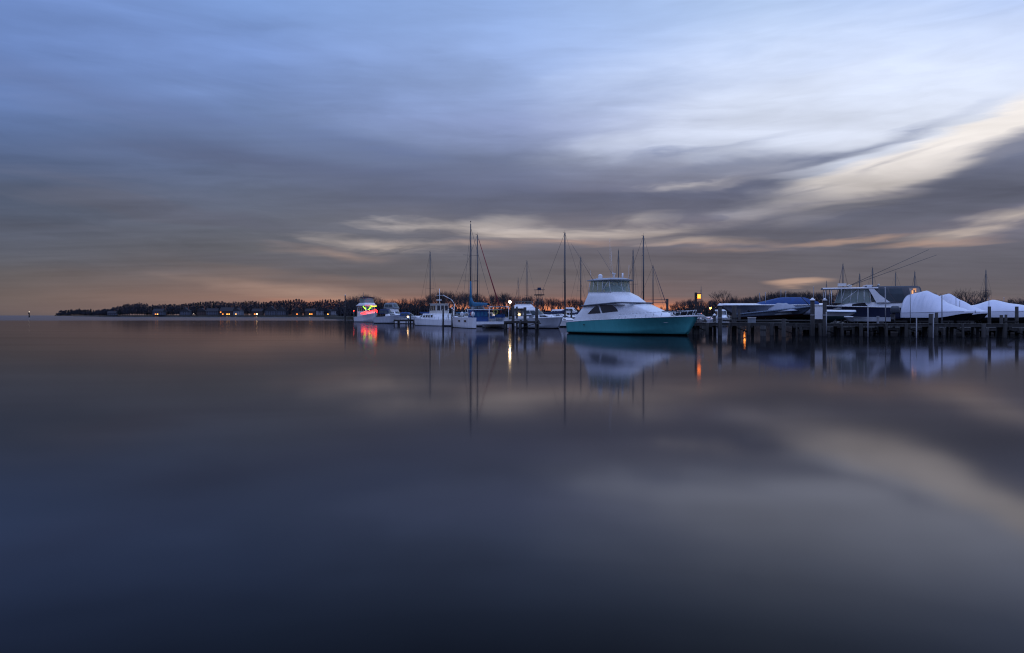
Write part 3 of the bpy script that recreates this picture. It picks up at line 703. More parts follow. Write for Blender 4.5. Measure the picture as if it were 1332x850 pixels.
# ---- power catamaran with pilothouse
def cat_hulls(o, L, B, zd, hm, w=1.7, bridge=.65, bow=.0, tr=.45, aft=None):
    """two slim hulls and the bridge deck between them; returns the hull shape"""
    hh = Hull(L, w, zd, zd + bow, .5, transom=tr, flare=.75, rake=.5, bowp=2.6, n=20, vee=.3)
    for s_ in (-1, 1):
        q = hh.build('hull', hm, o); q.location.y = s_ * (B - w) / 2
        d = hh.deck(0, 1, M['deck'], o, camber=.04); d.location.y = s_ * (B - w) / 2
    xa = -L * .47 if aft is None else aft
    part('bridge_deck', lambda bm: box(bm, V((xa + L * .42) / 2, 0, (zd + bridge) / 2 - .01), (L * .42 - xa, B - w * 1.0, zd - bridge)), M['white'], o)
    return hh
a = camward(570) + R(-152); L = 11.5; hd = Vector((math.cos(a), math.sin(a), 0)); nrm = Vector((-math.sin(a), math.cos(a), 0))
corner = Vector((X(570, 128), 128, 0)); c = corner + hd * L / 2 - nrm * (5.2 / 2)
pc = root('power_catamaran', tuple(c), a, 'white pilothouse power catamaran with stern davit, left of the sailing catamaran', 'motor boat')
cat_hulls(pc, L, 5.2, 1.2, hp_whiteplain, 1.2, .78, .25)
ph = Cab([(1.2, -2.8, 3.6, 1.9, 1.6, .5), (2.35, -2.7, 2.8, 1.8, 1.5, .4)]); ph.build('cabin', M['white'], pc)
windows(ph, 'cabin_window', pane_row('P', 4, .1, .9, .35, .8, .05) + pane_row('S', 4, .1, .9, .35, .8, .05), M['glass'], pc)
pw = Cab([(2.3, -2.7, .6, 1.45, 1.25, .2), (4.15, -2.6, .3, 1.4, 1.2, .2), (4.3, -2.9, .6, 1.55, 1.35, .2)]); pw.build('pilothouse', M['cream'], pc)
windows(pw, 'pilothouse_window', pane_row('P', 3, .08, .92, .35, .85, .06) + pane_row('S', 3, .08, .92, .35, .85, .06) + pane_row('A', 3, .05, .95, .35, .85, .08) + pane_row('F', 3, .05, .95, .35, .85, .08), M['glass'], pc)
part('radar_mast', lambda bm: (rod(bm, V(-1.4, 0, 4.3), V(-1.4, 0, 7.2), .06), rod(bm, V(-1.4, -.7, 5.9), V(-1.4, .7, 5.9), .03), box(bm, V(-1.2, 0, 5.0), (.5, .9, .18))), M['white'], pc)
part('stern_davit', lambda bm: path(bm, [V(-4.7, -1.4, 1.2), V(-4.8, -1.4, 4.2), V(-4.6, -.9, 5.0), V(-3.9, .6, 5.9)], .07), M['white'], pc)
for y in (-.9, .2, 1.4): part('deck_post', lambda bm: (rod(bm, V(-5.3, y, 1.2), V(-5.3, y, 2.9), .09), ball(bm, V(-5.3, y, 3.0), .16)), M['cream'], pc)
part('stern_rail', lambda bm: (path(bm, [V(-5.5, -2.4, 2.1), V(-5.5, 2.4, 2.1), V(-3, 2.45, 2.1), V(0, 2.45, 2.0), V(4, 2.3, 2.0)], .03), [rod(bm, V(x, 2.4, 1.2), V(x, 2.45, 2.05), .025) for x in (-5.5, -4, -2, 0, 2, 4)]), M['steel'], pc)
part('canopy', lambda bm: box(bm, V(3.7, 0, 2.55), (2.2, 2.4, .25)), M['blue'], pc)
# ---- sailing catamaran, sterns to the river
a = camward(640) + R(-160); L = 12.0; B = 6.3; hd = Vector((math.cos(a), math.sin(a), 0)); nrm = Vector((-math.sin(a), math.cos(a), 0))
corner = Vector((X(613.5, 103.5), 103.5, 0)); c = corner + hd * L / 2 - nrm * (B / 2)
sc_ = root('sailing_catamaran', tuple(c), a, 'white sailing catamaran with blue cockpit enclosure, twin sterns towards the river', 'sailing boat')
hh = cat_hulls(sc_, L, B, 1.65, hp_whiteplain, 1.05, .72, .1, aft=-2.6)
part('transom_step', lambda bm: box(bm, V(-4.3, 0, .84), (3.3, B - .95, .40)), M['white'], sc_)
for x in (-2.6, .4): part('hull_port', lambda bm: box(bm, V(x, B / 2 - .03, 1.12), (.95, .10, .26)), M['glass'], sc_)
sl = Cab([(1.6, -2.2, 2.8, 2.2, 1.7, .6), (2.45, -2.1, 2.0, 2.0, 1.5, .5)]); sl.build('saloon', M['white'], sc_, crown=.1)
windows(sl, 'saloon_window', pane_row('P', 3, .1, .9, .35, .85, .04) + pane_row('S', 3, .1, .9, .35, .85, .04) + pane_row('A', 3, .1, .9, .2, .85, .08), M['glass'], sc_)
be = Cab([(1.4, -5.0, -2.2, 2.4, 2.3, .1), (2.75, -4.8, -2.0, 2.2, 2.1, .1)])
enc = part('cockpit_enclosure', lambda bm: (box(bm, V(-3.6, 1.35, 2.1), (2.6, 2.4, 1.4)), box(bm, V(-4.6, 1.3, 1.4), (1.6, 2.2, .7))), M['blue'], sc_)
part('enclosure_panel', lambda bm: [box(bm, V(-4.92, .5 + .62 * i, 2.2), (.03, .45, .75)) for i in range(4)], M['teal'], enc)
part('hardtop', lambda bm: box(bm, V(-3.6, .2, 2.9), (3.2, 4.6, .1)), M['white'], sc_)
part('davit_arch', lambda bm: (path(bm, [V(-5.9, .3, 1.2), V(-5.95, .3, 3.3), V(-5.95, -2.9, 3.35), V(-5.9, -2.9, 1.2)], .06), rod(bm, V(-5.9, .3, 3.3), V(-6.9, .3, 3.25), .05), rod(bm, V(-5.9, -2.6, 3.3), V(-6.9, -2.6, 3.25), .05)), M['white'], sc_)
part('solar_panel', lambda bm: box(bm, V(-5.6, -1.3, 3.42), (.9, 2.2, .05)), M['wglass'], sc_)
part('life_ring', lambda bm: [rod(bm, V(-6.02, -.7 + .36 * math.cos(q), 2.5 + .36 * math.sin(q)), V(-6.02, -.7 + .36 * math.cos(q + .7), 2.5 + .36 * math.sin(q + .7)), .08) for q in [i * .7 for i in range(9)]], paint('yellow_foam', (.32, .30, .06), .7), sc_)
part('helm_seat', lambda bm: (box(bm, V(-5.0, -1.6, 1.9), (.6, 1.0, .5)), box(bm, V(-5.3, -.4, 1.7), (.4, .8, .4)), box(bm, V(-4.8, -2.4, 2.0), (.5, .5, .8))), M['blue'], sc_)
part('barbecue', lambda bm: (rod(bm, V(-5.8, -2.2, 1.6), V(-5.8, -2.2, 2.2), .03), box(bm, V(-5.8, -2.2, 2.3), (.4, .5, .25))), M['black'], sc_)
part('lifeline', lambda bm: (path(bm, [V(-5.9, B / 2 - .1, 2.3), V(5.3, B / 2 - .3, 2.4)], .018), path(bm, [V(-5.9, B / 2 - .1, 2.0), V(5.3, B / 2 - .3, 2.05)], .014), [rod(bm, V(x, B / 2 - .15, 1.6), V(x, B / 2 - .15, 2.35), .02) for x in (-5.8, -4, -2, 0, 2, 4, 5.2)]), M['steel'], sc_)
part('hoop', lambda bm: path(bm, [V(-2.3 + .75 * math.cos(q), B / 2 - .4, 2.1 + .95 * math.sin(q)) for q in [i * math.pi / 8 for i in range(9)]], .045), M['cream'], sc_)
for x, y in ((-5.0, 2.6), (-4.1, 2.5), (.6, 2.6)): part('fender', lambda bm: ball(bm, V(x, y, 2.2), .3, (1, 1, 1.3)), M['red'] if x == -4.1 else M['white'], sc_)
mx = 1.6; zt = Z(288, 108)
ms = part('mast', lambda bm: rod(bm, V(mx, .8, 2.4), V(mx, .8, zt), .12, .09, 8), M['alu'], sc_)
for q in (.45, .7): part('spreader', lambda bm: rod(bm, V(mx, -.5, zt * q), V(mx, 2.1, zt * q), .03), M['alu'], ms)
part('wind_vane', lambda bm: (rod(bm, V(mx, .8, zt), V(mx, .8, zt + .5), .03), ball(bm, V(mx, .8, zt + .45), .1, seg=6)), M['alu'], ms)
part('boom', lambda bm: rod(bm, V(mx, .8, 3.5), V(-4.2, -.2, 3.3), .08), M['alu'], sc_)
part('sail_cover', lambda bm: (grid(bm, [[V(lerp(mx + .1, -4.2, t), lerp(.8, -.2, t) + .2 * math.cos(q), 3.75 + lerp(.42, .18, t) * math.sin(q) + 1.2 * max(0, 1 - t * 7)) for q in [k * math.pi / 4 for k in range(8)]] for t in [i / 10 for i in range(11)]], closed=True), rod(bm, V(mx, .8, 3.4), V(mx, .8, 7.6), .27, .14, 8)), M['teal'], sc_)
part('standing_rigging', lambda bm: [rod(bm, V(*p), V(mx, .8, zt * k), .022, n=4) for p, k in (((5.6, 0, 1.7), 1), ((0, 2.9, 1.7), .97), ((0, -2.9, 1.7), .97), ((-5.8, 2.8, 1.7), .98))], M['wire'], sc_)
# ---- yacht with white cabin top, stern to the dock head
loc, a = berth(676, 128, 176, 11)
loc = (X(684, 119), 124.0, 0)
my = root('motor_yacht', loc, camward(684) + R(176), 'motor yacht with pale sloping cabin top and dark bimini, stern behind the dock head', 'motor boat')
h = Hull(11, 4.0, 1.3, 1.9, .6, n=20); h.build('hull', hp_grey, my); h.deck(0, 1, M['deck'], my)
c1 = Cab([(1.3, -4.9, 2.6, 1.75, 1.3, .4), (3.2, -4.7, 2.0, 1.7, 1.2, .4)]); c1.build('deckhouse', M['grey'], my)
windows(c1, 'aft_window', pane_row('A', 2, .04, .96, .3, .85, .12) + pane_row('P', 3, .1, .9, .4, .85) + pane_row('S', 3, .1, .9, .4, .85), M['glass'], my)
c2 = Cab([(3.2, -5.3, 2.3, 2.05, 1.4, .4), (3.3, -5.3, 2.3, 2.05, 1.4, .4), (4.05, -4.2, 1.2, 1.25, 1.0, .3)]); c2.build('cabin_top', M['white'], my, crown=.03)
part('boarding_seat', lambda bm: box(bm, V(-5.1, .3, 1.65), (.5, 2.6, .45)), M['white'], my)
bimini(my, -4.5, -1.5, 3.9, 4.4, 1.55, 'black')
# ---- express cruiser moored left of the sport fisher
loc, a = berth(733, 104, 68, 6.6 + 1.0)
cruiser('cabin_cruiser', 'white express cruiser with pale canopy between the dock head and the teal boat', loc, a, 7.4, 2.7, 1.5, 1.75, hp_grey, 'express', 'white', canvas_z=1.05)
loc, a = berth(757, 128, 60, 8)
cruiser('cabin_cruiser', 'small cabin boat with white canopy half hidden behind the teal boat stern', loc, a, 8, 2.8, 1.3, 1.8, hp_white, 'sedan', None)
# ---- sailing boats
sailboat(559.5, 150, 30, 10.5, 328, 'sailing boat with blue boom cover behind the pilothouse catamaran', 'blue', spread=(.5,), mr=.11)
sailboat(621, 125, 68, 11.5, 306, 'sailing boat with dark red furled jib, mast just right of the catamaran mast', 'teal', jib='red', spread=(.5,), mr=.10, jr=.11)
sailboat(685.5, 165, 60, 9.5, 340, 'sailing boat whose mast rises straight behind the dark bimini yacht', 'black', spread=(.45,), mr=.10)
sailboat(674, 230, 20, 8, 362, 'distant sailing boat with a short thin mast right of the white dock lamp', 'navy', mr=.08)
sailboat(734.8, 118, 78, 11, 303, 'sailing boat with navy boom cover and tall mast at the teal boat stern', 'navy', spread=(.47,), mr=.12, hm=hp_white, boom=.42)
sailboat(755.5, 150, 40, 9.5, 335, 'sailing boat with short mast rising over the teal boat aft deck', 'navy', spread=(.5,), mr=.11)
sailboat(804.5, 140, 165, 9, 326, 'sailing boat whose mast stands left of three behind the teal boat hardtop', 'navy', mr=.10)
sailboat(823.5, 135, -170, 9, 326, 'sailing boat whose mast stands right of the hardtop, left of the tallest', 'blue', mr=.11)
sailboat(837, 125, 80, 10, 307, 'sailing boat with the tallest mast behind the teal boat front deck', 'navy', spread=(.5, .78), mr=.12)
sailboat(849.5, 150, 78, 9, 346, 'sailing boat with a low mast and thick jib over the teal boat front deck', 'navy', jib='navy', spread=(.4,), mr=.10, jr=.07)
sailboat(1096.5, 150, -25, 9.5, 344, 'sailing boat whose mast stands over the front of the big grey-canvas cruiser', 'navy', jib='navy', mr=.11, z0=2.0, keel=True, group='sailing boats laid up in the yard')
sailboat(1118.3, 160, 30, 8, 357, 'sailing boat with reddish short mast behind the outrigger poles', 'red', mr=.12, z0=2.0, keel=True, group='sailing boats laid up in the yard')
sailboat(1135, 155, 150, 8.5, 349, 'sailing boat whose mast stands right behind the cruiser radar arch', 'navy', mr=.11, z0=2.0, keel=True, group='sailing boats laid up in the yard')
sailboat(1165, 165, -40, 8.5, 355, 'sailing boat whose mast stands over the grey canvas enclosure', 'navy', mr=.09, z0=2.0, keel=True, group='sailing boats laid up in the yard')
sailboat(1190, 150, 15, 8, 354, 'sailing boat whose mast stands left of the first white-wrapped boat peak', 'red', mr=.11, z0=2.0, keel=True, group='sailing boats laid up in the yard')
sailboat(1282.5, 150, 10, 9.5, 352, 'sailing boat whose lone mast stands between the bare trees and last wrapped boat', 'navy', mr=.11, z0=2.0, keel=True, group='sailing boats laid up in the yard')
sailboat(1075, 230, 10, 7, 366, 'distant sailing boat with tiny mast left of the big cruiser roof', 'navy', mr=.08, z0=2.0, keel=True, group='sailing boats laid up in the yard')
sailboat(912, 260, 10, 7.5, 373, 'distant sailing boat with thin mast above the box lamp post', 'navy', mr=.08)
# ---- boats on the inner docks seen past the bow
for px, D, rel, L, kind, cv, lb in ((878, 140, 70, 6.5, 'open', 'navy', 'small open boat with navy top past the teal boat bow rail'),
        (897, 118, 80, 7, 'express', 'white', 'white cruiser with white canvas under the teal boat bow rail'),
        (926, 112, 78, 7.0, 'open', None, 'low white open boat berthed directly beyond the teal boat bow'),
        (934, 150, 65, 7, 'express', 'grey', 'white cruiser with grey canvas berthed beside the amber dock lamp'),
        (895, 175, 100, 8, 'sedan', None, 'distant white sedan boat berthed below the dark tree line'),
        (868, 200, 60, 8, 'sedan', None, 'distant white sedan boat left of the bare mooring pile')):
    loc, a = berth(px, D, rel, L)
    cruiser('cabin_cruiser' if kind != 'open' else 'open_boat', lb, loc, a, L, L * .34, 1.0, 1.35, hp_whiteplain, kind, cv, canvas_z=.9, group='small boats on the inner docks')
loc, a = berth(945, 118, 12, 7)
o, _ = cruiser('cabin_cruiser', 'white pilothouse boat glowing under dock light, seen between two mooring piles', loc, a, 7, 2.7, 1.3, 1.6, hp_whiteplain, 'sedan', None, group='small boats on the inner docks')
# ---- tuna tower boat far behind
loc, a = berth(722, 235, 120, 10)
tt, hh = cruiser('tower_boat', 'distant fishing boat with a tall spotting tower against the orange sky', loc, a, 10, 3.5, 1.4, 2.0, hp_white, 'sedan', None)
def tower(bm):
    for x in (-2.6, .2):
        for y in (-1.3, 1.3): rod(bm, V(x, y, 1.6), V(-1.2 + (x + 1.2) * .45, y * .5, 8.8), .07)
    for z in (4.5, 6.6): path(bm, [V(-2.0, -1.0, z), V(-2.0, 1.0, z), V(-.5, 1.0, z), V(-.5, -1.0, z), V(-2.0, -1.0, z)], .045)
    for y in (-1.2, 1.2):
        for x in (-2.1, -.2): rod(bm, V(x, y, 9), V(x, y, 10.6), .05)
part('spotting_tower', tower, M['alu'], tt)
part('tower_platform', lambda bm: box(bm, V(-1.2, 0, 8.95), (2.4, 2.9, .35)), M['black'], tt)
part('tower_sunshade', lambda bm: (box(bm, V(-1.2, 0, 10.7), (2.6, 3.2, .12)), box(bm, V(-1.2, 0, 11.1), (.8, 1.1, .7))), M['navy'], tt)

# ---- second row of boats filling the inner docks
for px, D, rel, L, kind, cv, hmx, lb in ((655, 138, 110, 8, 'sedan', 'grey', hp_grey, 'grey-topped sedan boat behind the catamaran davit arch'),
        (606, 146, 75, 7.5, 'express', 'tan', hp_white, 'cabin boat with tan canvas behind the sailing catamaran deck rail'),
        (556, 165, 70, 8, 'express', 'blue', hp_whiteplain, 'cabin boat with blue canvas behind the power catamaran bow'),
        (722, 146, 100, 8.5, 'sedan', 'white', hp_white, 'white canopied sedan behind the canopy cruiser windscreen'),
        (708, 160, 65, 8, 'express', 'navy', hp_grey, 'cabin boat with navy canvas right of the dock head piles'),
        (644, 175, 60, 8, 'sedan', None, hp_whiteplain, 'far sedan boat left of the white dock lamp post'),
        (770, 165, 75, 8, 'sedan', 'white', hp_whiteplain, 'far white boat just over the teal boat side deck'),
        (862, 165, 75, 7.5, 'express', 'navy', hp_white, 'far cabin boat with navy canvas over the teal boat foredeck')):
    loc, a = berth(px, D, rel, L)
    cruiser('cabin_cruiser', lb, loc, a, L, L * .34, 1.1, 1.6, hmx, kind, cv, canvas_z=1.0, group='second row of boats behind the front berths')
# ------------------------------------------------------------------ quay ground and boats laid up on the right
GZ = 0.7
def groundmat(name, c1, c2, sc=.6, bump=.4):
    m, t = mat_nodes(name); o = t.new('ShaderNodeOutputMaterial'); b = t.new('ShaderNodeBsdfPrincipled'); tcn = t.new('ShaderNodeTexCoord')
    f, _ = t.noise(tcn.outputs['Object'], sc, 6, .65); t.put(b.inputs['Base Color'], t.ramp(f, [(.3, c1), (.7, c2)])); b.inputs['Roughness'].default_value = .95
    bn = t.new('ShaderNodeBump'); bn.inputs['Strength'].default_value = bump; t.put(bn.inputs['Height'], f); t.l.new(bn.outputs[0], b.inputs['Normal']); t.l.new(b.outputs[0], o.inputs[0]); return m
gm = groundmat('gravel_and_mud', (.03, .028, .025), (.08, .072, .065)); gm2 = groundmat('winter_grass', (.03, .03, .022), (.07, .062, .045), .05)
def prism(bm, poly, z0, z1):
    a = [bm.verts.new((x, y, z0)) for x, y in poly]; b = [bm.verts.new((x, y, z1)) for x, y in poly]; n = len(poly)
    bm.faces.new(b); bm.faces.new(a[::-1])
    for i in range(n): bm.faces.new((a[i], a[(i + 1) % n], b[(i + 1) % n], b[i]))
q = part('quay_ground', lambda bm: prism(bm, [(37.5, 84), (44, 77.5), (60, 73), (110, 68), (160, 66), (160, 320), (95, 320), (70, 180), (50, 120)], -1.5, GZ), gm, None)
tag(q, 'dark gravel boatyard ground behind the right pier', 'ground', kind='structure')

# grey-canvas express cruiser
loc, a = berth(1066, 86, -86, 11.9)
ec = root('express_cruiser', (loc[0], loc[1], 1.45), a, 'large express cruiser with swept white arch, grey canvas and dark navy side, on stands', 'motor boat')
h = Hull(11.9, 3.9, 1.45, 1.75, .65, transom=.85, flare=.5, rake=1.7, n=28); h.build('hull', hp_navy, ec)
h.deck(0, 1, M['white'], ec, camber=.12)
part('rub_rail', lambda bm: [path(bm, [h.sheer(i / 30, s_, -.02, 0) for i in range(31)], .06, 6) for s_ in (-1, 1)], M['white'], ec)
part('swim_platform', lambda bm: box(bm, V(-6.45, 0, .35), (1.2, 3.0, .12)), M['white'], ec)
tk = Cab([(1.4, -5.9, 4.0, 1.85, 1.0, .8), (1.75, -5.5, 3.4, 1.75, 1.1, .7), (2.15, -5.0, 2.4, 1.65, 1.2, .6)]); tk.build('coaming', M['white'], ec, crown=.04)
windows(tk, 'cabin_window', [(s_, ((.66, .55), (.86, .6), (.93, 1.5), (.80, 1.9))) for s_ in 'SP'], M['glass'], ec)
ws = Cab([(2.1, .4, 3.6, 1.6, 1.1, .7), (3.75, .5, 3.2, 1.5, 1.2, .5)]); ws.build('helm_glass', M['vin2'], ec, top=False)
def wsf(bm):
    for sec in 'SP':
        for k in (0, .22, .45, .7, 1): rod(bm, ws.at(sec, k, 0), ws.at(sec, k, 1), .035)
        rod(bm, ws.at(sec, .98, .1), ws.at(sec, .5, .9), .04)
    for k in (.33, .66): rod(bm, ws.at('F', k, 0), ws.at('F', k, 1), .035)
part('helm_frame', wsf, M['white'], ec)
part('hardtop', lambda bm: (grid(bm, [[V(x, y, 3.82 + dz - .01 * y * y) for y, dz in ((-1.75, 0), (-1.7, .13), (0, .19), (1.7, .13), (1.75, 0), (0, 0))] for x in (-.4, 0, 1, 2.5, 4.2, 5.4, 5.7)], closed=True), [rod(bm, V(5.4, s_ * 1.3, 1.9), V(5.4, s_ * 1.5, 3.85), .04) for s_ in (-1, 1)], [rod(bm, V(4.7, s_ * 1.4, 1.9), V(4.7, s_ * 1.5, 3.85), .05) for s_ in (-1, 1)]), M['white'], ec)
def arch(bm):
    for s_ in (-1, 1):
        pr = [(.9, 4.2), (.35, 4.1), (-.6, 3.0), (-1.7, 2.1), (-.2, 2.1), (.3, 3.1)]
        for y0, y1 in ((s_ * 1.72, s_ * 1.58),):
            f = [V(x, y0, z) for x, z in pr]; g = [V(x, y1, z) for x, z in pr]
            grid(bm, [f + f[:1], g + g[:1]], smooth=False); bm.faces.new([bm.verts.new(p) for p in f]); bm.faces.new([bm.verts.new(p) for p in g])
    box(bm, V(.55, 0, 4.18), (.7, 3.3, .14))
part('radar_arch', arch, M['white'], ec)
part('radar_dome', lambda bm: (ball(bm, V(2.6, .2, 4.2), .32, (1, 1, .5)), box(bm, V(3.4, 0, 4.35), (.9, 1.0, .35)), rod(bm, V(-.6, 0, 4.2), V(-.6, .8, 4.3), .12)), M['cream'], ec)
cv = Cab([(2.1, -5.0, -.9, 1.62, 1.62, .05), (3.2, -5.05, .2, 1.6, 1.6, .05), (3.95, -4.85, .4, 1.5, 1.55, .05), (4.08, -4.5, .3, 1.2, 1.3, .05)]); cv.build('canvas_enclosure', paint('charcoal_canvas', (.07, .075, .085), .8, var=.25, scale=2.5, bump=.6), ec, crown=.05)
windows(cv, 'canvas_window', [(s_, q_) for s_ in 'SP' for q_ in (((.38, .12), (.64, .12), (.64, 1.75), (.38, 1.75)), ((.67, .15), (.9, .3), (.82, 1.75), (.67, 1.75)))], M['wglass'], ec)
windows(cv, 'tan_panel', [(s_, ((.03, .05), (.24, .05), (.24, 1.85), (.03, 1.85))) for s_ in 'SP'] + [('A', ((.04, .05), (.96, .05), (.96, 1.85), (.04, 1.85)))], M['tan'], ec)
part('cabin_light', lambda bm: (box(bm, cv.at('P', .19, 1.15) + V(0, .06, 0), (.16, .03, .40)), box(bm, cv.at('P', .13, 1.62) + V(0, .06, 0), (.34, .03, .09)), box(bm, cv.at('P', .185, .72) + V(0, .06, 0), (.12, .03, .16)), box(bm, cv.at('P', .12, 1.3) + V(0, .06, 0), (.08, .03, .2))), M['cabinlit'], ec)
part('tail_light', lambda bm: box(bm, V(-5.45, 1.80, 1.66), (.12, .06, .22)), emit('tail_light', (1, .3, .16), .8), ec)
part('horn_seat', lambda bm: ball(bm, V(-5.2, .6, 2.6), .35, (1.2, 1.2, .6)), M['white'], ec)
for dy, tx in ((1.5, -5.4), (-1.5, -6.9)):
    part('outrigger_pole', lambda bm: rod(bm, V(3.1, dy, 4.0), V(tx + .3 - 0.6, dy * 1.1, 8.3 if dy > 0 else 7.9), .035, .02, 5), M['alu'], ec)
stands(ec, 11.9, 3.9, GZ - 1.45)

# white boat with blue cover on the lift, bow left
loc, a = berth(935, 79, -84, 11.2)
bc = root('covered_motor_boat', (loc[0], loc[1], 2.05), a, 'long white motor boat with royal blue cover raised on a lift, bow pointing left', 'motor boat')
h = Hull(11.2, 3.2, 1.1, 1.12, .5, flare=.28, rake=2.4, bowp=2.0, n=26); h.build('hull', hullpaint('shaded_white_topsides', (.24, .27, .33), BOTD, .02), bc); h.deck(0, 1, M['white'], bc, dz=.02, camber=.2)  # white topsides painted grey: shade under the flare is in the colour
part('rub_rail', lambda bm: [path(bm, [h.sheer(i / 30, s_, -.02, .0) for i in range(31)], .06, 6) for s_ in (-1, 1)], M['white'], bc)
bcv = Cab([(1.2, -5.0, 1.0, 1.45, 1.2, .8), (1.45, -4.9, .6, 1.4, 1.1, .6), (1.95, -3.6, -1.2, .9, .7, .3), (2.0, -3.2, -1.5, .5, .4, .2)]); bcv.build('canvas_cover', M['blue'], bc, crown=.02)
for x in (-1.3,): part('rod_holder_pole', lambda bm: rod(bm, V(x, -.5, 1.6), V(x, -.5, 2.9), .035), M['pvc'], bc)
# slate dinghy-like skiff in front of it
loc, a = berth(1057, 74.5, 79, 8.1)
sk = root('covered_skiff', (loc[0], loc[1], 1.92), a, 'slate grey skiff with rust red bottom and grey tarp, bow raised right, on the lift', 'skiff')
sk.rotation_euler = (0, -R(3.6), a)
h = Hull(8.1, 2.5, .42, .78, .38, transom=.8, flare=.45, rake=1.5, bowp=2.0, n=26); h.build('hull', hp_dinghy, sk)
part('gunwale_tube', lambda bm: [path(bm, [h.sheer(i / 30, s_, .02, .03) for i in range(31)], .10, 7) for s_ in (-1, 1)], paint('slate_rubber', (.13, .17, .23), .5), sk)
h.cockpit(.02, .75, .1, M['grey'], sk, .2); h.deck(.75, 1, M['grey'], sk)
def tarp(bm):
    rnd = random.Random(5); rows = []
    for i in range(12):
        t = i / 11; x = lerp(-.4, 2.9, t); hgt = .95 * (math.sin(math.pi * min(1, t * 1.05 + .08)) ** .5) + rnd.uniform(-.08, .08)
        rows.append([V(x, 1.15 * y, .45 + hgt * (1 - abs(y) ** 2.2) + rnd.uniform(-.05, .05) * (1 - abs(y))) for y in (-1, -.8, -.5, -.2, 0, .2, .5, .8, 1)])
    grid(bm, rows)
part('tarp', tarp, paint('silver_tarp', (.26, .28, .33), .55, var=.15, bump=.8), sk)
part('console', lambda bm: (box(bm, V(-1.7, 0, .85), (.7, .9, .9)), rod(bm, V(-1.5, .3, 1.0), V(-1.5, .3, 2.75), .045)), M['grey'], sk)
part('folded_seat', lambda bm: (ball(bm, V(-2.6, 0, .85), .5, (1.0, 1.4, .8)), box(bm, V(-2.0, -.5, .75), (.4, .4, .9))), M['engine'], sk)
part('bow_light_pole', lambda bm: rod(bm, V(3.9, 0, .8), V(2.95, 0, 2.0), .04), M['black'], sk)
outboard(sk, -4.15, 0, .55, .8)
# runabout, bow right, with blue cover
loc, a = berth(1113.5, 76.5, 74, 7.4)
rb = root('covered_runabout', (loc[0], loc[1], 1.62), a, 'white runabout with blue cover and green bottom, bow reaching right past two piles', 'motor boat')
h = Hull(7.4, 2.5, .85, .74, .55, transom=.9, flare=.35, rake=2.0, bowp=2.2, n=24); h.build('hull', hp_seafoam, rb); h.deck(.3, 1, M['white'], rb, camber=.22, dz=.02)
cvr = Cab([(.8, -3.6, -.3, 1.2, 1.15, .5), (1.15, -3.5, -.6, 1.1, 1.0, .4), (1.5, -2.8, -1.6, .5, .5, .2)]); cvr.build('canvas_cover', M['blue'], rb, crown=.03)
part('rub_rail', lambda bm: [path(bm, [h.sheer(i / 24, s_, -.01, 0) for i in range(25)], .045, 6) for s_ in (-1, 1)], M['teal'], rb)
part('trailer_frame', lambda bm: ([rod(bm, V(x, -1.0, -.85), V(x, 1.0, -.85), .06) for x in (-2.5, -.5, 1.2)], [rod(bm, V(-3.2, s_ * .6, -.85), V(1.6, s_ * .5, -.6), .06) for s_ in (-1, 1)], rod(bm, V(1.6, 0, -.6), V(2.9, 0, -.1), .06), [rod(bm, V(.9, s_ * .9, -.9), V(1.7, s_ * .35, -.1), .05) for s_ in (-1, 1)]), M['alu'], rb)
for s_ in (-1, 1):
    part('trailer_wheel', lambda bm: bmesh.ops.create_cone(bm, cap_ends=True, segments=16, radius1=.28, radius2=.28, depth=.22, matrix=Matrix.Translation((-1.2, s_ * 1.05, -.60)) @ Matrix.Rotation(R(90), 4, 'X')), M['black'], rb)
# workboat with twin covered outboards
loc, a = berth(1098, 71.5, -84, 4.2)
wb = root('aluminium_workboat', (loc[0], loc[1], 1.25), a, 'short grey workboat carrying two big dark covered outboards above the pier', 'motor boat')
h = Hull(4.2, 1.9, .55, .6, .35, n=16, rake=.9); h.build('hull', hp_grey, wb); h.cockpit(.02, .8, .15, M['grey'], wb, .12); h.deck(.8, 1, M['deck'], wb)
outboard(wb, -2.45, .42, .95, 1.15, M['engine']); outboard(wb, -2.55, -.42, .95, 1.15, M['engine'])
stands(wb, 4.2, 1.9, .74 - 1.25)
part('transom_bracket', lambda bm: box(bm, V(-2.15, 0, .45), (.5, 1.3, .2)), M['alu'], wb)

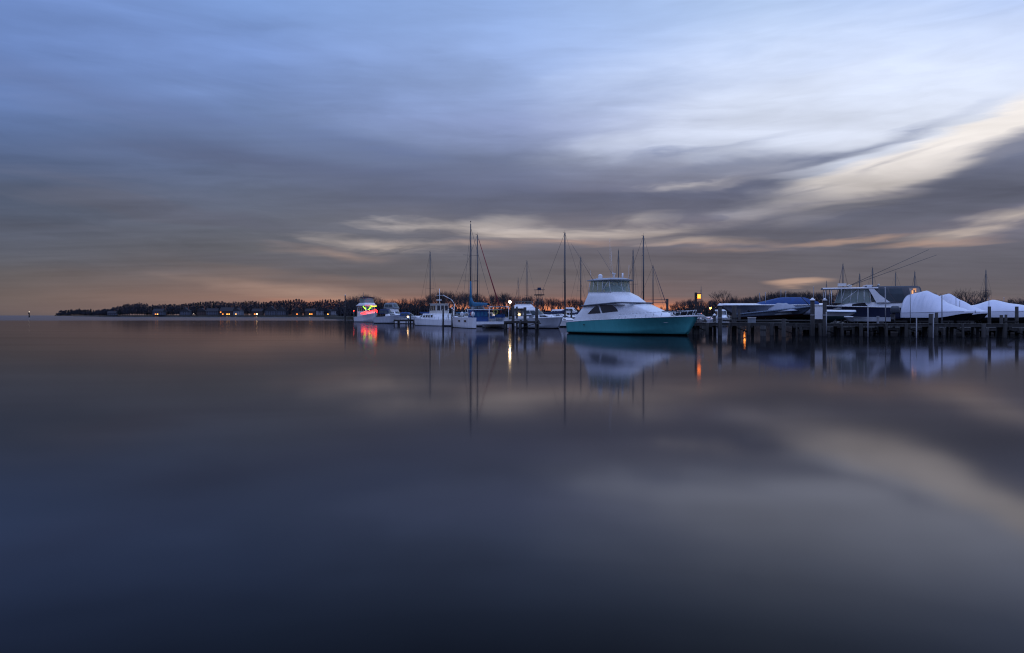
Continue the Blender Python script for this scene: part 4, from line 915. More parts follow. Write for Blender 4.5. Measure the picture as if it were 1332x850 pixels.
# shrink-wrapped boats
def wrapped(px, D, rel, L, B, ridge, label, sk_=.42, seed=1, gun=1.0):
    loc, a = berth(px, D, rel, L)
    o = root('shrink_wrapped_boat', (loc[0], loc[1], 1.32), a, label, 'wrapped boat', 'boats shrink-wrapped in white on the yard')
    h = Hull(L, B, gun, gun + .15, .55, transom=.9, flare=.35, rake=L * .2, bowp=2.2, n=22); h.build('hull', hullpaint('dark_hull', (.012, .012, .016), BOTD, .1), o)
    rnd = random.Random(seed)
    n = 44
    def rz(t):
        for (t0, z0), (t1, z1) in zip(ridge[:-1], ridge[1:]):
            if t0 <= t <= t1: return lerp(z0, z1, sm(t, t0, t1) * .5 + .5 * (t - t0) / (t1 - t0))
        return ridge[-1][1]
    def fn(bm):
        rows = []
        for i in range(n):
            t = i / (n - 1); b = max(.03, h.bs(min(t, .995)) + .05); g = h.zs(t); r = max(rz(t), g + .06); x = -L / 2 - .06 + t * (L + .1)
            skirt = lerp(sk_, g - .22, sm(t, .55, .95)); row = []
            fold = .05 * math.sin(i * 2.1 + seed) + rnd.uniform(-.03, .03)
            for s_ in (-1, 1):
                side = [(1.0, skirt), (1.02, g - .15), (1.0, g + .04)]
                for k in range(1, 7):
                    u = k / 7; side.append((1 - u ** 1.15 * .96 + fold * math.sin(u * 3.1), lerp(g + .04, r, u ** .92) + (r - g) * .13 * math.sin(math.pi * u)))
                side = [(y, z) for y, z in side]
                row += [V(x, s_ * b * y, z) for y, z in (side if s_ < 0 else side[::-1])]
                if s_ < 0: row.append(V(x, 0, r))
            rows.append(row)
        grid(bm, rows)
        bm.faces.new([bm.verts.new(p) for p in rows[0]])
    part('shrink_wrap', fn, M['shrink'], o)
    part('strap_seam', lambda bm: [path(bm, [V(-L / 2 + t * L, s_ * (h.bs(t) + .09), h.zs(t) - .02) for t in [i / 20 for i in range(19)]], .018, 4) for s_ in (-1, 1)], M['pvc'], o)
    stands(o, L, B, GZ - 1.32); return o
wrapped(1268, 74.5, 62, 7.4, 3.0, [(0, 3.1), (.12, 3.3), (.30, 3.55), (.45, 3.05), (.62, 2.05), (.8, 1.55), (.9, 1.25), (1, 1.2)], 'nearest white shrink-wrapped boat with rounded peak beside the grey-canvas cruiser', seed=2)
wrapped(1287, 85, 58, 7.6, 3.0, [(0, 2.7), (.2, 3.35), (.33, 3.55), (.55, 2.6), (.75, 1.75), (.9, 1.3), (1, 1.25)], 'white shrink-wrapped boat in the middle, showing over its nearer neighbour', seed=5)
wrapped(1398, 84, 82, 12.5, 3.4, [(0, 1.75), (.15, 2.05), (.33, 2.75), (.5, 2.2), (.7, 1.75), (.9, 1.4), (1, 1.3)], 'widest white shrink-wrapped boat at the edge, low tent shape with side seam', seed=9, gun=1.15)
# ------------------------------------------------------------------ the front pier
P0 = Vector((X(899, 71.5), 71.5, 0)); P1 = Vector((X(1420, 59.5), 59.5, 0))
def pier(name, A, Bp, w, ztop, label, step=2.5, seed=1, braces=True, front_r=.15, rails=False):
    d = (Bp - A); L = d.length; a = math.atan2(d.y, d.x); rnd = random.Random(seed)
    o = root(name, tuple(A), a, label, 'pier')
    def planks(bm):
        x = 0.0
        while x < L:
            pw = .145; box(bm, V(x + pw / 2, w / 2 + rnd.uniform(-.02, .02), ztop - .02 + rnd.uniform(-.004, .004)), (pw - .012, w + .12, .042)); x += pw
    part('deck', planks, M['plank'], o, clean=False)
    for y in (.02, w - .02): part('fascia_beam', lambda bm: box(bm, V(L / 2, y, ztop - .17), (L, .09, .25)), M['plank'], o)
    part('stringer', lambda bm: [box(bm, V(L / 2, y, ztop - .16), (L, .08, .22)) for y in (w * .35, w * .65)], M['beam'], o)
    n = int(L / step)
    for i in range(n + 1):
        x = i * L / n
        part('cross_cap', lambda bm: box(bm, V(x, w / 2, ztop - .36), (.24, w + .5, .17)), M['beam'], o)
        for y in (-.12, w * .5, w + .12):
            if y == w * .5 and w < 1.8: continue
            r = front_r * rnd.uniform(.7, 1.3); dx = rnd.uniform(-.35, .35)
            part('pile', lambda bm: rod(bm, V(x + dx * 1.5, y, -2.2), V(x + dx, y, ztop - (.02 if rnd.random() < .8 else -.18)), r * 1.06, r, 10), M['pierpile'] if rnd.random() < .8 else M['pile'], o)
        if braces and i < n and i % 2 == 0:
            part('cross_brace', lambda bm: rod(bm, V(x, w, ztop - .35), V(x + L / n, w, .1), .05, n=4), M['beam'], o)
    return o, a, L
pr, pa, PL = pier('timber_pier', P0, P1, 2.3, 1.22, 'long weathered timber pier on dark piles running right below the laid-up boats', 1.9, 3)
# land-side lift pier with closer piles: carries the quay edge
q0 = Vector((X(1040, 74), 74, 0)); q1 = Vector((X(1430, 66.5), 66.5, 0))
pier('timber_wharf', q0, q1, 5.0, .74, 'low dark wharf behind the long pier, holding the wrapped boats', 1.35, 8, front_r=.15)
# inner docks
pier('timber_dock', Vector((X(908, 76.0), 76.0, 0)), Vector((X(928, 268), 268, 0)), 2.0, 1.2, 'inner dock leading from the teal boat bow back to the shore', 4.0, 5, braces=False)
dk, da, _ = pier('timber_dock', Vector((X(702, 102.5), 102.5, 0)), Vector((X(664, 103.5), 103.5, 0)), 3.4, 1.15, 'stubby dock head with tall piles between the catamaran and the canopy cruiser', 2.1, 6)
pier('timber_dock', Vector((X(690, 106), 106, 0)), Vector((X(742, 290), 290, 0)), 2.0, 1.15, 'dock running back from the dock head between berthed boats', 4.5, 7, braces=False)
pier('timber_dock', Vector((X(537, 150), 150, 0)), Vector((X(519, 152), 152, 0)), 1.6, 1.1, 'short dark dock end beside the trawler with lights and cruisers', 1.6, 9, braces=False)

def mooring_pile(px, top, D, label, cap=False, r=.17, cable=False, group='free-standing mooring piles'):
    o = root('mooring_pile', (X(px, D), D, 0), random.uniform(0, 6), label, 'pile', group); z = Z(top, D); lx = random.uniform(-.05, .05)
    part('post', lambda bm: rod(bm, V(0, 0, -2.5), V(lx, 0, z - (.12 if cap else 0)), r * 1.1, r, 12), M['pile'], o)
    if cap: part('cap', lambda bm: (rod(bm, V(lx, 0, z - .14), V(lx, 0, z - .04), r * 1.25, r * 1.25, 12), rod(bm, V(lx, 0, z - .04), V(lx, 0, z + .14), r * 1.25, .02, 12)), M['cap'], o)
    part('rope', lambda bm: [rod(bm, V(0, 0, q_), V(0, 0, q_ + .05), r * 1.16, r * 1.16, 10) for q_ in (z * .55, z * .55 + .08)], M['pvc'] if cap else M['black'], o)
    return o
for px, top, D, cap, r, lb in (
    (929.5, 409.5, 80, True, .16, 'short pile with white cap, first pile right of the teal boat bow'),
    (936.5, 396.5, 68, True, .19, 'tall pale pile with white cap under the pointed bow of the covered boat'),
    (955.0, 398, 72, False, .24, 'thick dark pile without cap standing left of the covered skiff'),
    (961.5, 402, 76, False, .15, 'slim dark pile tight against the thick one left of the skiff'),
    (1019.5, 415, 64, False, .17, 'short pile in front of the pier beneath the skiff'),
    (1057.0, 389.5, 67, True, .20, 'tall white-capped pile at the raised bow of the skiff'),
    (1072.5, 389.8, 66, True, .18, 'tall white-capped pile with white pipe at its side'),
    (1211.0, 408.5, 62, False, .18, 'blunt pile in front of the nearest wrapped boat, pipe beside it'),
    (1217.5, 407, 68, False, .15, 'dark pile just right of the blunt one before the nearest wrapped boat'),
    (1287.0, 399, 72, False, .15, 'tall dark pile left of the widest wrapped boat peak'),
    (1302.5, 410, 76, False, .16, 'short stub pile under the widest wrapped boat, left of a pair'),
    (1308.0, 409.5, 77, False, .13, 'short stub pile under the widest wrapped boat, right of a pair'),
    (1322.5, 399, 72, False, .16, 'tall dark pile at the right edge before the widest wrapped boat'),
    (868.0, 389, 86, False, .15, 'lone dark pile against the orange sky above the teal boat bow'),
    (667.5, 398.5, 104, False, .22, 'tall pile at the left corner of the dock head'),
    (672.5, 399, 107, False, .14, 'slim pile beside the left corner pile of the dock head'),
    (683.0, 400, 103, False, .22, 'tall pile in the middle of the dock head'),
    (698.0, 400, 102, False, .24, 'tall pile at the right corner of the dock head'),
    (743.0, 402, 122, False, .16, 'pile left of the white canopy boat at the teal boat stern'),
    (706.0, 405, 112, False, .14, 'thin pile rising at the canopy cruiser beside the dock head'),
    (534.0, 408.5, 150, False, .16, 'dark pile on the dock end between cruisers and pilothouse catamaran'),
    (588.0, 401, 119, True, .13, 'thin white-capped pile between the two catamarans'),
    (576.5, 399, 123, False, .15, 'dark pile against the pilothouse windows of the power catamaran'),
    (449.0, 384, 260, True, .2, 'distant pale pile left of the trawler with lights'),
    (906.0, 424, 72, False, .26, 'thick dark pile under the left end of the long pier'),
    (993.0, 424, 66, False, .26, 'thick dark pile carrying the pier under the skiff stern')):
    mooring_pile(px, top, D, lb, cap, r)
# cables from the lone pile
oc = root('guard_cable', (X(868, 86), 86, 0), 0, 'twin thin cables strung left from the lone pile over the teal foredeck', 'cable')
part('cable', lambda bm: [rod(bm, V(0, 0, z), V(X(838, 92) - X(868, 86), 6, z + .05), .03, n=5) for z in (Z(389.7, 86), Z(393.5, 86))], M['wire'], oc)
for z in (): pass
def lift_beam(px0, D0, px1, D1, z, label):
    o = root('lift_cradle', (X(px0, D0), D0, 0), 0, label, 'boat lift', 'boat lifts of the covered boats'); e = V(X(px1, D1) - X(px0, D0), D1 - D0, 0)
    part('beam', lambda bm: (rod(bm, V(0, 0, z), e + V(0, 0, z), .11, n=4), rod(bm, V(0, 3.0, z), e + V(0, 3.0, z), .11, n=4)), M['beam'], o)
    for t in (.12, .88):
        part('cradle_arm', lambda bm: rod(bm, e * t + V(0, -.2, z), e * t + V(0, 3.2, z), .09, n=4), M['beam'], o)
    return o
lift_beam(957, 74, 1060, 71.5, 1.42, 'dark lift beams just beneath the slate skiff')
lift_beam(950, 80, 1062, 77, 1.38, 'dark lift beams beneath the long boat with royal blue cover')
# pvc guide poles
def guide(px, top, bottom_z, D, label, r=.055):
    o = root('guide_pole', (X(px, D), D, 0), 0, label, 'pole', 'white pvc guide poles')
    z = Z(top, D); lean = random.uniform(-.04, .04)
    part('pipe', lambda bm: rod(bm, V(lean, 0, bottom_z), V(0, 0, z), r, r, 8), M['pvc'], o)
    part('pipe_cap', lambda bm: rod(bm, V(0, 0, z), V(0, 0, z + .06), r * 1.2, r * 1.2, 8), M['cap'], o)
for px, top, bz, D, lb in ((1074.8, 407, .2, 65.2, 'thick white pipe strapped to the second white-capped pile'), (1129, 400, -1, 64.5, 'white guide pole before the navy cruiser side'),
    (1151.5, 374.5, 1.0, 68, 'tall white guide pole crossing the grey canvas windows'), (1192.2, 413.5, -1.5, 61, 'low white guide pole standing in the water before the swim platform'),
    (1214.3, 408.5, -1.5, 60.5, 'white guide pole standing in the water beside the blunt pile'), (1225.2, 385, .9, 66, 'thin grey guide pole crossing the nearest wrapped boat'),
    (1243.5, 387, .9, 84, 'thin guide pole crossing the middle wrapped boat'), (1248.5, 392, .9, 86, 'second thin guide pole crossing the middle wrapped boat lower down'),
    (995.8, 381, 1.6, 77, 'white guide pole rising from the covered skiff console'), (1022.2, 379.5, 2.6, 82, 'white guide pole above the royal blue cover'), (1058.3, 374, 1, 84, 'thin white pole directly behind the first tall white-capped pile'),
    (1184.0, 377, 1.0, 78, 'thin pole at the left end of the nearest wrapped boat'), (1286.5, 388, .8, 88, 'thin pole behind the tall dark pile at the widest wrapped boat'), (1306, 388, .8, 90, 'thin pole at the peak of the widest wrapped boat'),
    (1094.3, 377, 1, 80, 'white pole at the front corner of the big cruiser roof'), (1165.5, 378, 1.0, 82, 'white pole dividing the grey canvas from the tan panel')):
    guide(px, top, bz, D, lb, .05 if D < 70 else .035)

# lamps
def lamp_post(px, top, D, label, m, kind='box', r=.2, base=1.15):
    o = root('dock_lamp', (X(px, D), D, base), 0, label, 'lamp'); z = Z(top, D) - base
    part('post', lambda bm: rod(bm, V(0, .12, 0), V(0, .12, z + .3), .06, .05, 8), M['pile'], o)
    part('lamp_hood', lambda bm: (rod(bm, V(0, 0, z + .16), V(0, 0, z + .32), .22, .1, 10), rod(bm, V(0, .12, z + .25), V(0, 0, z + .25), .03)), M['black'], o)
    part('bulb', lambda bm: ball(bm, V(0, 0, z), r, (1, 1, 1.1), 12), m, o)
lamp_post(663.3, 393, 110, 'bright warm white dock lamp on a slim post over the dock head', M['lampw'], r=.19)
lamp_post(924.0, 401, 150, 'bright amber dock lamp glowing low right of the teal bow', M['lampo'], r=.22)
lamp_post(968.5, 404.5, 140, 'amber dock lamp mostly hidden behind the covered skiff', M['lampo'], r=.2)
o = root('box_lamp', (X(907.5, 76), 76, 1.2), 0, 'square sodium lamp box glowing orange on a timber post at the pier start', 'lamp')
zl = Z(386, 76) - 1.2
part('post', lambda bm: box(bm, V(-.18, .1, zl / 2 + .1), (.22, .22, zl + .7)), M['pile'], o)
part('lamp_box', lambda bm: (box(bm, V(.12, 0, zl + .32), (.5, .4, .06)), box(bm, V(.12, .2, zl), (.5, .04, .62)), box(bm, V(-.1, 0, zl), (.04, .38, .6))), M['black'], o)
part('lamp_panel', lambda bm: box(bm, V(.14, .03, zl + .02), (.34, .26, .46)), M['lamp'], o)
# power pedestals and dock boxes
for px, D, y, lb in ((900, 73, 0, 'white power pedestal at the start of the long pier'), (1142, 65, 0, 'white power pedestal on the pier before the navy cruiser')):
    o = root('power_pedestal', (X(px, D), D, 1.22), 0, lb, 'pedestal', 'power pedestals on the pier')
    part('housing', lambda bm: (box(bm, V(0, 0, .3), (.16, .16, .6)), box(bm, V(0, 0, .66), (.2, .2, .12))), M['pvc'], o)
    part('lens', lambda bm: box(bm, V(0, 0, .57), (.15, .165, .05)), M['pvc'], o)
for px, D, w_, lb in ((978, 71.5, .8, 'grey dock box on the pier left of the skiff underside'), (1066, 68.5, .9, 'tall white locker between the two tall white-capped piles')):
    tall = px == 1066
    o = root('dock_box', (X(px, D), D, 1.22), pa, lb, 'dock box')
    hh_ = 1.3 if tall else .5
    part('locker', lambda bm: box(bm, V(0, 0, hh_ / 2 + (.4 if tall else 0)), (w_, .6, hh_)), M['white'] if tall else M['grey'], o)
    part('lid', lambda bm: box(bm, V(0, 0, hh_ + .03 + (.4 if tall else 0)), (w_ + .06, .66, .07)), M['cream'], o)
    if tall: part('stand', lambda bm: box(bm, V(0, 0, .2), (w_ * .8, .5, .4)), M['beam'], o)
# dock line coils and small clutter on the yard: trestles, timbers
rnd = random.Random(77)
for i, (px, D) in enumerate(((1115, 73), (1170, 72), (1205, 71), (1232, 71), (1256, 70), (1315, 71))):
    o = root('timber_trestle', (X(px, D), D, .74), rnd.uniform(-.4, .4), ['dark trestle under the runabout bow', 'dark trestle below the big outboards', 'dark trestle left of the blunt pile', 'dark trestle under the nearest wrapped boat', 'dark trestle between nearest and middle wrapped boats', 'dark trestle under the widest wrapped boat'][i], 'trestle', 'timber trestles in the yard')
    part('top_beam', lambda bm: box(bm, V(0, 0, .62), (1.5, .2, .18)), M['beam'], o)
    for sx_ in (-.6, .6): part('leg', lambda bm: (rod(bm, V(sx_, 0, .6), V(sx_ * 1.2, .4, 0), .05, n=4), rod(bm, V(sx_, 0, .6), V(sx_ * 1.2, -.4, 0), .05, n=4)), M['beam'], o)

# mooring lines and fenders of the teal boat
mtx = Matrix.Translation(mid) @ Matrix.Rotation(sfa, 4, 'Z')
def rope(label, a_, b_, sag=.5, r=.022):
    a_ = Vector(a_); b_ = Vector(b_); o = part('mooring_line', lambda bm: path(bm, [lerp(a_, b_, i / 12) + V(0, 0, -sag * math.sin(math.pi * i / 12)) for i in range(13)], r, 5), M['pvc'], None, clean=False)
    tag(o, label, 'rope', 'mooring lines of the teal boat'); return o
rope('mooring line from the teal boat bow to the pier start', mtx @ Vector((7.3, .3, 1.85)), (X(906, 72), 72.0, 1.1), .25)
rope('mooring line from the teal boat bow to the slim inner pile', mtx @ Vector((7.2, -.3, 1.85)), (X(936.5, 68), 68.0, 1.5), .4)
# ------------------------------------------------------------------ land behind
def land(name, poly, z, label, m, edge=-1.0, sub=1):
    o = part(name, lambda bm: prism(bm, poly, edge, z), m, None); tag(o, label, 'terrain', kind='structure'); return o
rnd = random.Random(4)
def shore(p0, p1, n, amp):
    return [(lerp(p0[0], p1[0], i / n) , lerp(p0[1], p1[1], i / n) + rnd.uniform(-amp, amp)) for i in range(n + 1)]
land('marina_terrain', shore((X(441, 300), 318), (X(930, 300), 290), 24, 5) + shore((100, 295), (900, 300), 8, 4) + [(1500, 900), (-120, 900), (-110, 400)], 1.3, 'low wooded bank behind the marina', gm2)
land('far_terrain', shore((X(128, 1080), 1080), (X(470, 940), 940), 30, 6) + [(300, 960), (300, 2300), (-1200, 2300), (-900, 1400)], 2.2, 'low far river bank', gm2)
land('point_terrain', shore((X(74, 2400), 2400), (X(150, 2300), 2300), 10, 15) + [(-1300, 3000), (-1650, 2900)], 2.5, 'low distant point', gm2)

# ------------------------------------------------------------------ trees
def bare_tree(bm_trunk, bm_crown, H, spread, rnd, depth=5, dens=3):
    def branch(p, d, L, r, lvl):
        q = p + d * L; bm = bm_trunk if lvl <= 1 else bm_crown
        m_ = p + d * L * .5 + V(rnd.uniform(-1, 1), rnd.uniform(-1, 1), 0) * L * .06
        k = 5 if lvl <= 1 else 3
        rod(bm, p, m_, r, r * .85, k, cap=False); rod(bm, m_, q, r * .85, r * .62, k, cap=False)
        if lvl >= depth: return
        n = dens + (1 if lvl < 2 else 0)
        for i in range(n):
            ax = Vector((rnd.uniform(-1, 1), rnd.uniform(-1, 1), rnd.uniform(-.2, .5))).normalized()
            dd = (d * (1.0 if i else 1.6) + ax * spread * rnd.uniform(.6, 1.3) + V(0, 0, .18)).normalized()
            t = rnd.uniform(.55, 1.0) if i else 1.0
            branch(lerp(p, q, t), dd, L * rnd.uniform(.60, .80), max(.010, r * .56), lvl + 1)
    branch(V(0, 0, -.3), V(rnd.uniform(-.05, .05), rnd.uniform(-.05, .05), 1).normalized(), H * .30, H * .017, 0)
def fresh(f):
    bm = bmesh.new(); f(bm); me = bpy.data.meshes.new('m'); bm.to_mesh(me); bm.free(); return me
tree_meshes = []
for k in range(9):
    r_ = random.Random(100 + k); bt = bmesh.new(); bc_ = bmesh.new()
    bare_tree(bt, bc_, 13, .55 + .06 * (k % 4), r_, 5, 3)
    mt_ = bpy.data.meshes.new('trunk'); bt.to_mesh(mt_); bt.free(); mt_.materials.append(M['bark'])
    mc_ = bpy.data.meshes.new('crown'); bc_.to_mesh(mc_); bc_.free(); mc_.materials.append(M['bark'])
    hmax = max(v.co.z for v in mc_.vertices)
    tree_meshes.append((mt_, mc_, hmax))
def tree(px, D, top, label, k, base=1.3, wide=1.0, group='bare trees behind the marina'):
    mt_, mc_, hm_ = tree_meshes[k % 9]; zt = Z(top, D) - base; s = zt / hm_
    o = root('bare_tree', (X(px, D), D, base), random.uniform(0, 6.28), label, 'tree', group); o.scale = (s * wide, s * wide, s)
    for nm, me in (('trunk', mt_), ('crown', mc_)):
        c = bpy.data.objects.new(nm, me); COL.objects.link(c); c.parent = o
    return o
def profile(pts, px):
    for (a, y0), (b, y1) in zip(pts[:-1], pts[1:]):
        if a <= px <= b: return lerp(y0, y1, (px - a) / (b - a))
    return pts[-1][1]
tops = [(441, 393), (452, 386), (462, 381.5), (480, 382), (492, 386), (505, 389), (520, 389), (534, 386), (548, 386), (562, 381), (578, 377), (600, 377.5), (615, 379), (630, 382), (650, 379), (662, 379), (672, 384), (690, 383), (710, 386), (740, 386.5), (770, 388), (800, 388), (835, 392), (868, 398)]
sect = [(441, 500, 'bare winter tree behind the trawler dressed with lights'), (500, 550, 'bare winter tree left of the leftmost tall mast'), (550, 612, 'bare winter tree behind the pilothouse catamaran'),
        (612, 658, 'bare winter tree between the catamaran mast and the white dock lamp'), (658, 735, 'bare winter tree right of the white dock lamp'), (735, 870, 'bare winter tree behind the teal sport fisher')]
px = 443.0; rt = random.Random(9); i = 0
while px < 868:
    lb = [l for a_, b_, l in sect if a_ <= px < b_][0]
    D = rt.uniform(322, 380); tree(px, D, profile(tops, px) + rt.uniform(-1.2, 4.0), lb, i, wide=rt.uniform(.8, 1.15)); i += 1
    px += rt.uniform(1.8, 5.2)
px = 446.0
while px < 868:
    lb = [l for a_, b_, l in sect if a_ <= px < b_][0]
    tree(px, rt.uniform(400, 450), profile(tops, px) + rt.uniform(3, 9), lb, i, wide=1.2); i += 1; px += rt.uniform(7, 12)
# right-hand wood: denser, farther
tops2 = [(868, 402), (876, 394), (888, 388.5), (900, 388), (915, 390), (925, 389), (938, 387), (955, 386), (975, 384), (990, 383.5), (1000, 379), (1012, 376.5), (1030, 377.5), (1050, 376.5), (1062, 379.5), (1080, 378), (1100, 380), (1140, 384), (1200, 385), (1210, 381), (1222, 377), (1238, 378), (1246, 383), (1254, 385), (1285, 386), (1300, 388), (1332, 385), (1400, 384)]
px = 870.0
lab2 = [(868, 930, 'bare winter tree in the dark clump right of the sport fisher bow'), (930, 1000, 'bare winter tree above the pointed covered boat'), (1000, 1075, 'bare winter tree above the royal blue boat cover'), (1075, 1208, 'bare winter tree behind the big grey-canvas cruiser'), (1208, 1252, 'bare winter tree behind the middle wrapped boat peak'), (1252, 1420, 'bare winter tree behind the widest wrapped boat')]
while px < 1400:
    lb = [l for a_, b_, l in lab2 if a_ <= px < b_][0]
    tree(px, rt.uniform(340, 420), profile(tops2, px) + rt.uniform(-1, 3.0), lb, i, wide=rt.uniform(1.0, 1.4), group='bare trees along the right shore'); i += 1
    px += rt.uniform(2.3, 4.6) if px < 1075 else rt.uniform(4, 8)
for px, D, top, w_, lb in ((940, 300, 376, 1.3, 'lone taller bare tree standing just right of the amber dock lamp'), (1257, 190, 374, 1.0, 'tall bare tree behind the middle wrapped boat, left of a close pair'), (1270, 195, 373.5, 1.15, 'tall bare tree right of a close pair, left of the lone mast'), (953, 310, 383, 1.1, 'smaller bare tree right of the lone taller one')):
    tree(px, D, top, lb, i, base=.8, wide=w_, group=None); i += 1

# ------------------------------------------------------------------ far wood: one mass of distant trees
def wood_mass(name, pxa, pxb, Da, Db, prof, label, rows=3, step=4.5, base=2.2, seed=1, ever=.10, fill=1.0):
    r_ = random.Random(seed)
    def fn(bm):
        for row in range(rows):
            px = pxa
            while px < pxb:
                t = (px - pxa) / (pxb - pxa); D = lerp(Da, Db, t) + 12 + row * 26 + r_.uniform(-8, 8)
                zt = Z(profile(prof, px) + r_.uniform(-.7, 1.8) + (0 if row else 3.5), D); hgt = max(3, zt - base); x0 = X(px, D); sc_w = step / F * D
                # crown of many small twig-sized blades
                rod(bm, V(x0, D, base - 1), V(x0, D, base + hgt * .6), .35, .2, 4)
                pine = r_.random() < ever
                for q_ in range(250 if not pine else 300):
                    th = r_.uniform(0, 6.28); u = r_.random()
                    rad = sc_w * (.95 if not pine else .7) * (math.sin(math.pi * (u * .82 + .12)) if not pine else (1.1 - u)) * math.sqrt(r_.random())
                    c = V(x0 + rad * math.cos(th), D + rad * math.sin(th) * .8, base + hgt * (.12 + .88 * u) if not pine else base + hgt * u)
                    d = V(r_.uniform(-1, 1), r_.uniform(-1, 1), r_.uniform(.2, 1.6)).normalized() * r_.uniform(.8, 2.0) * fill
                    s_ = V(r_.uniform(-1, 1), r_.uniform(-1, 1), r_.uniform(-.3, .3)).normalized() * r_.uniform(.3, .7) * fill
                    f = bm.faces.new([bm.verts.new(c - s_), bm.verts.new(c + s_), bm.verts.new(c + d)]); f.material_index = 1 if pine else 0
                px += step * r_.uniform(.7, 1.2)
    o = part(name, fn, [M['leafless'], M['pine']], None, clean=False); tag(o, label, 'woods', kind='stuff'); return o
wood_mass('far_woods', 129, 474, 1085, 945, [(129, 405), (136, 402), (142, 403), (152, 399.5), (165, 396.5), (178, 394.3), (190, 396), (200, 397.5), (215, 396.5), (235, 396.5), (258, 393.6), (272, 392.8), (300, 393.5), (325, 392.5), (345, 393.5), (365, 391), (388, 389.5), (402, 394), (415, 391), (440, 390.5), (474, 392)], 'dark wooded far bank behind the houses', rows=3, step=3.4, seed=3)
wood_mass('point_woods', 76, 150, 2400, 2300, [(76, 408), (80, 404.5), (95, 403), (115, 403.2), (130, 404), (150, 403)], 'faint wooded point at the far left', rows=2, step=3.2, base=2.5, seed=5, fill=2.6)
wood_mass('marina_undergrowth', 441, 872, 372, 372, [(441, 399), (480, 396), (500, 394), (540, 395), (562, 398), (600, 401), (640, 402), (700, 404), (760, 404), (872, 405)], 'dense dark undergrowth along the foot of the marina trees', rows=2, step=4.0, base=1.3, seed=11, ever=.15, fill=.55)
wood_mass('yard_undergrowth', 868, 1400, 430, 430, [(868, 405), (900, 398), (990, 395), (1060, 390), (1200, 395), (1400, 395)], 'dense dark undergrowth along the foot of the right shore trees', rows=2, step=4.0, base=1.3, seed=12, ever=.15, fill=.65)
# ------------------------------------------------------------------ far houses
def house(px, D, w, dp, hgt, label, wall='wallg', lit=(), chim=True, gable_front=False, rz=0.0):
    o = root('shore_house', (X(px, D), D, 2.2), rz, label, 'house', 'houses on the far bank')
    rh = w * .28 if not gable_front else w * .42
    part('wall', lambda bm: box(bm, V(0, dp / 2, hgt / 2), (w, dp, hgt)), M[wall], o)
    def rf(bm):
        if gable_front: tri = [(-w / 2 - .4, 0), (w / 2 + .4, 0), (0, rh)]; f = [[V(x, y, hgt + .003 + z) for x, z in tri] for y in (-.4, dp + .4)]
        else: tri = [(-.5, 0), (dp + .5, 0), (dp / 2, rh)]; f = [[V(x, y, hgt + .003 + z) for y, z in tri] for x in (-w / 2 - .4, w / 2 + .4)]
        grid(bm, [f[0] + f[0][:1], f[1] + f[1][:1]], smooth=False)
        for q_ in f: bm.faces.new([bm.verts.new(p) for p in q_])
    r = part('roof', rf, M['roof'], o)
    if chim: part('chimney', lambda bm: box(bm, V(w * .28, dp * .5, hgt + rh * .75), (.9, .9, rh * 1.1 + 1)), M['brick'], r)
    n = max(3, int(w / 3)); litx = dict(lit)
    for st in range(2 if hgt > 4.5 else 1):
        for i in range(n):
            x = lerp(-w / 2, w / 2, (i + .5) / n); z = 1.6 + st * 2.9
            mm = M[litx[(st, i)]] if (st, i) in litx else M['glass']
            part('window', lambda bm: box(bm, V(x, -.03, z), (1.3 if (st, i) not in litx else 1.6, .1, 1.4)), mm, o)
    return o
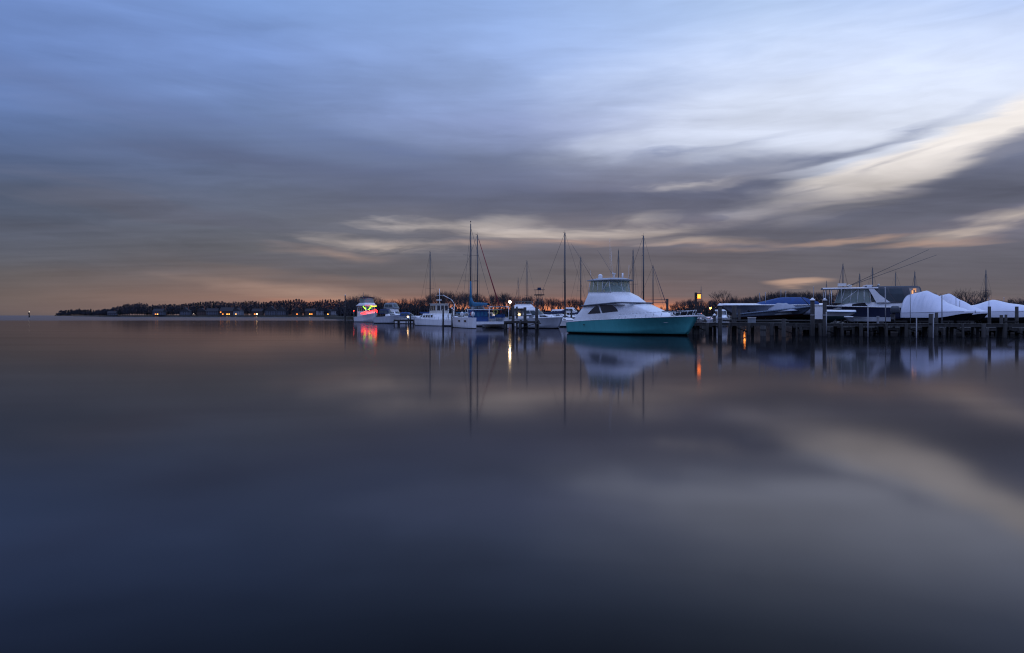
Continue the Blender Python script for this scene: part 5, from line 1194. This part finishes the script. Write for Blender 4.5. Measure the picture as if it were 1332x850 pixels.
HS = [(145, 1075, 12, 8, 3.2, 'low house at the left tip of the wooded bank', 'wallg', (), False),
 (205, 1050, 16, 9, 5.6, 'grey house whose two windows glow orange, leftmost lit house', 'wallg', (((0, 1), 'win'), ((0, 2), 'winy')), False),
 (212, 1062, 10, 8, 5.6, 'small house with one orange window beside the leftmost lit house', 'wallb', (((0, 2), 'win'),), True),
 (240, 1040, 14, 9, 5.8, 'dark gabled house left of a tiny white shore light', 'wallg', (), True),
 (262, 1035, 13, 9, 5.6, 'brown gabled house just left of the brightest far house', 'wallb', (), True),
 (276, 1030, 16, 9, 5.8, 'dark house next left of the brightest far house', 'wallg', (), False),
 (294, 1022, 20, 10, 6.2, 'brightest far house with a wide yellow window row', 'wallb', (((0, 1), 'win'), ((0, 3), 'winy'), ((0, 4), 'winy'), ((1, 0), 'win')), False),
 (308, 1020, 12, 9, 6.0, 'pale gabled house with one yellow window right of the brightest house', 'wallw', (((0, 1), 'winy'),), True),
 (334, 1012, 15, 9, 5.6, 'brown house with two dim orange windows in the middle of the bank', 'wallb', (((0, 1), 'win'), ((0, 2), 'dimwin')), False),
 (352, 1005, 17, 9, 6.2, 'large unlit pale blue-grey house on the far bank', 'wallg', (), True),
 (366, 1003, 14, 9, 6.0, 'unlit grey gabled house right of the large unlit one', 'wallg', (), True),
 (385, 1000, 12, 9, 5.2, 'small far house with one pinkish lit window', 'wallb', (((0, 2), 'win'),), True),
 (403, 990, 15, 9, 5.4, 'far house with a wide orange window near the gabled white one', 'wallb', (((0, 2), 'winy'), ((0, 3), 'win')), False),
 (416, 985, 12, 9, 6.2, 'steep white gabled house on the far bank', 'wallw', (), True),
 (428, 982, 13, 9, 5.4, 'far house with one bright orange window right of the steep white one', 'wallg', (((0, 1), 'winy'),), False),
 (436, 980, 12, 9, 5.8, 'pale gabled house left of the rightmost lit pair', 'wallw', (), True),
 (446, 975, 16, 9, 5.6, 'rightmost far house with two warm yellow windows', 'wallg', (((0, 1), 'winy'), ((0, 4), 'winy')), False)]
for (px, D, w, dp, hg, lb, wl, lit, gf) in HS: house(px, D - 12, w, dp, hg, lb, wl, lit, gable_front=gf, rz=rt.uniform(-.25, .25))
# shore lights
for px, D, py, m_, lb in ((252, 1015, 408.4, 'navw', 'tiny white shore light at the water edge of the far bank'), (468, 300, 405, 'winr', 'small red shore light left of the trawler'), (912, 250, 408, 'lamp', 'small orange shore lamp under the box lamp'), (530.5, 151, 412.3, 'dimwin', 'small yellow light on the short dock end')):
    o = root('shore_light', (X(px, D), D, .8), 0, lb, 'light'); z = Z(py, D) - .8
    part('post', lambda bm: rod(bm, V(0, 0, 0), V(0, 0, max(.3, z)), .06, n=6), M['pile'], o)
    part('bulb', lambda bm: ball(bm, V(0, 0, max(.3, z)), .16 if D < 400 else .3), M[m_], o)
# day beacon far left
o = root('channel_beacon', (X(38, 700), 700, 0), 0, 'lone channel marker with a tiny white light in open water at left', 'beacon')
part('pile_cluster', lambda bm: [rod(bm, V(x, y, -2), V(x * .4, y * .4, 4.2), .28) for x, y in ((-.5, 0), (.5, 0), (0, .5))], M['pile'], o)
part('dayboard', lambda bm: box(bm, V(0, -.45, 4.2), (1.5, .08, 1.5)), M['pile'], o)
part('lantern', lambda bm: ball(bm, V(0, 0, 5.6), .3), M['navw'], o)
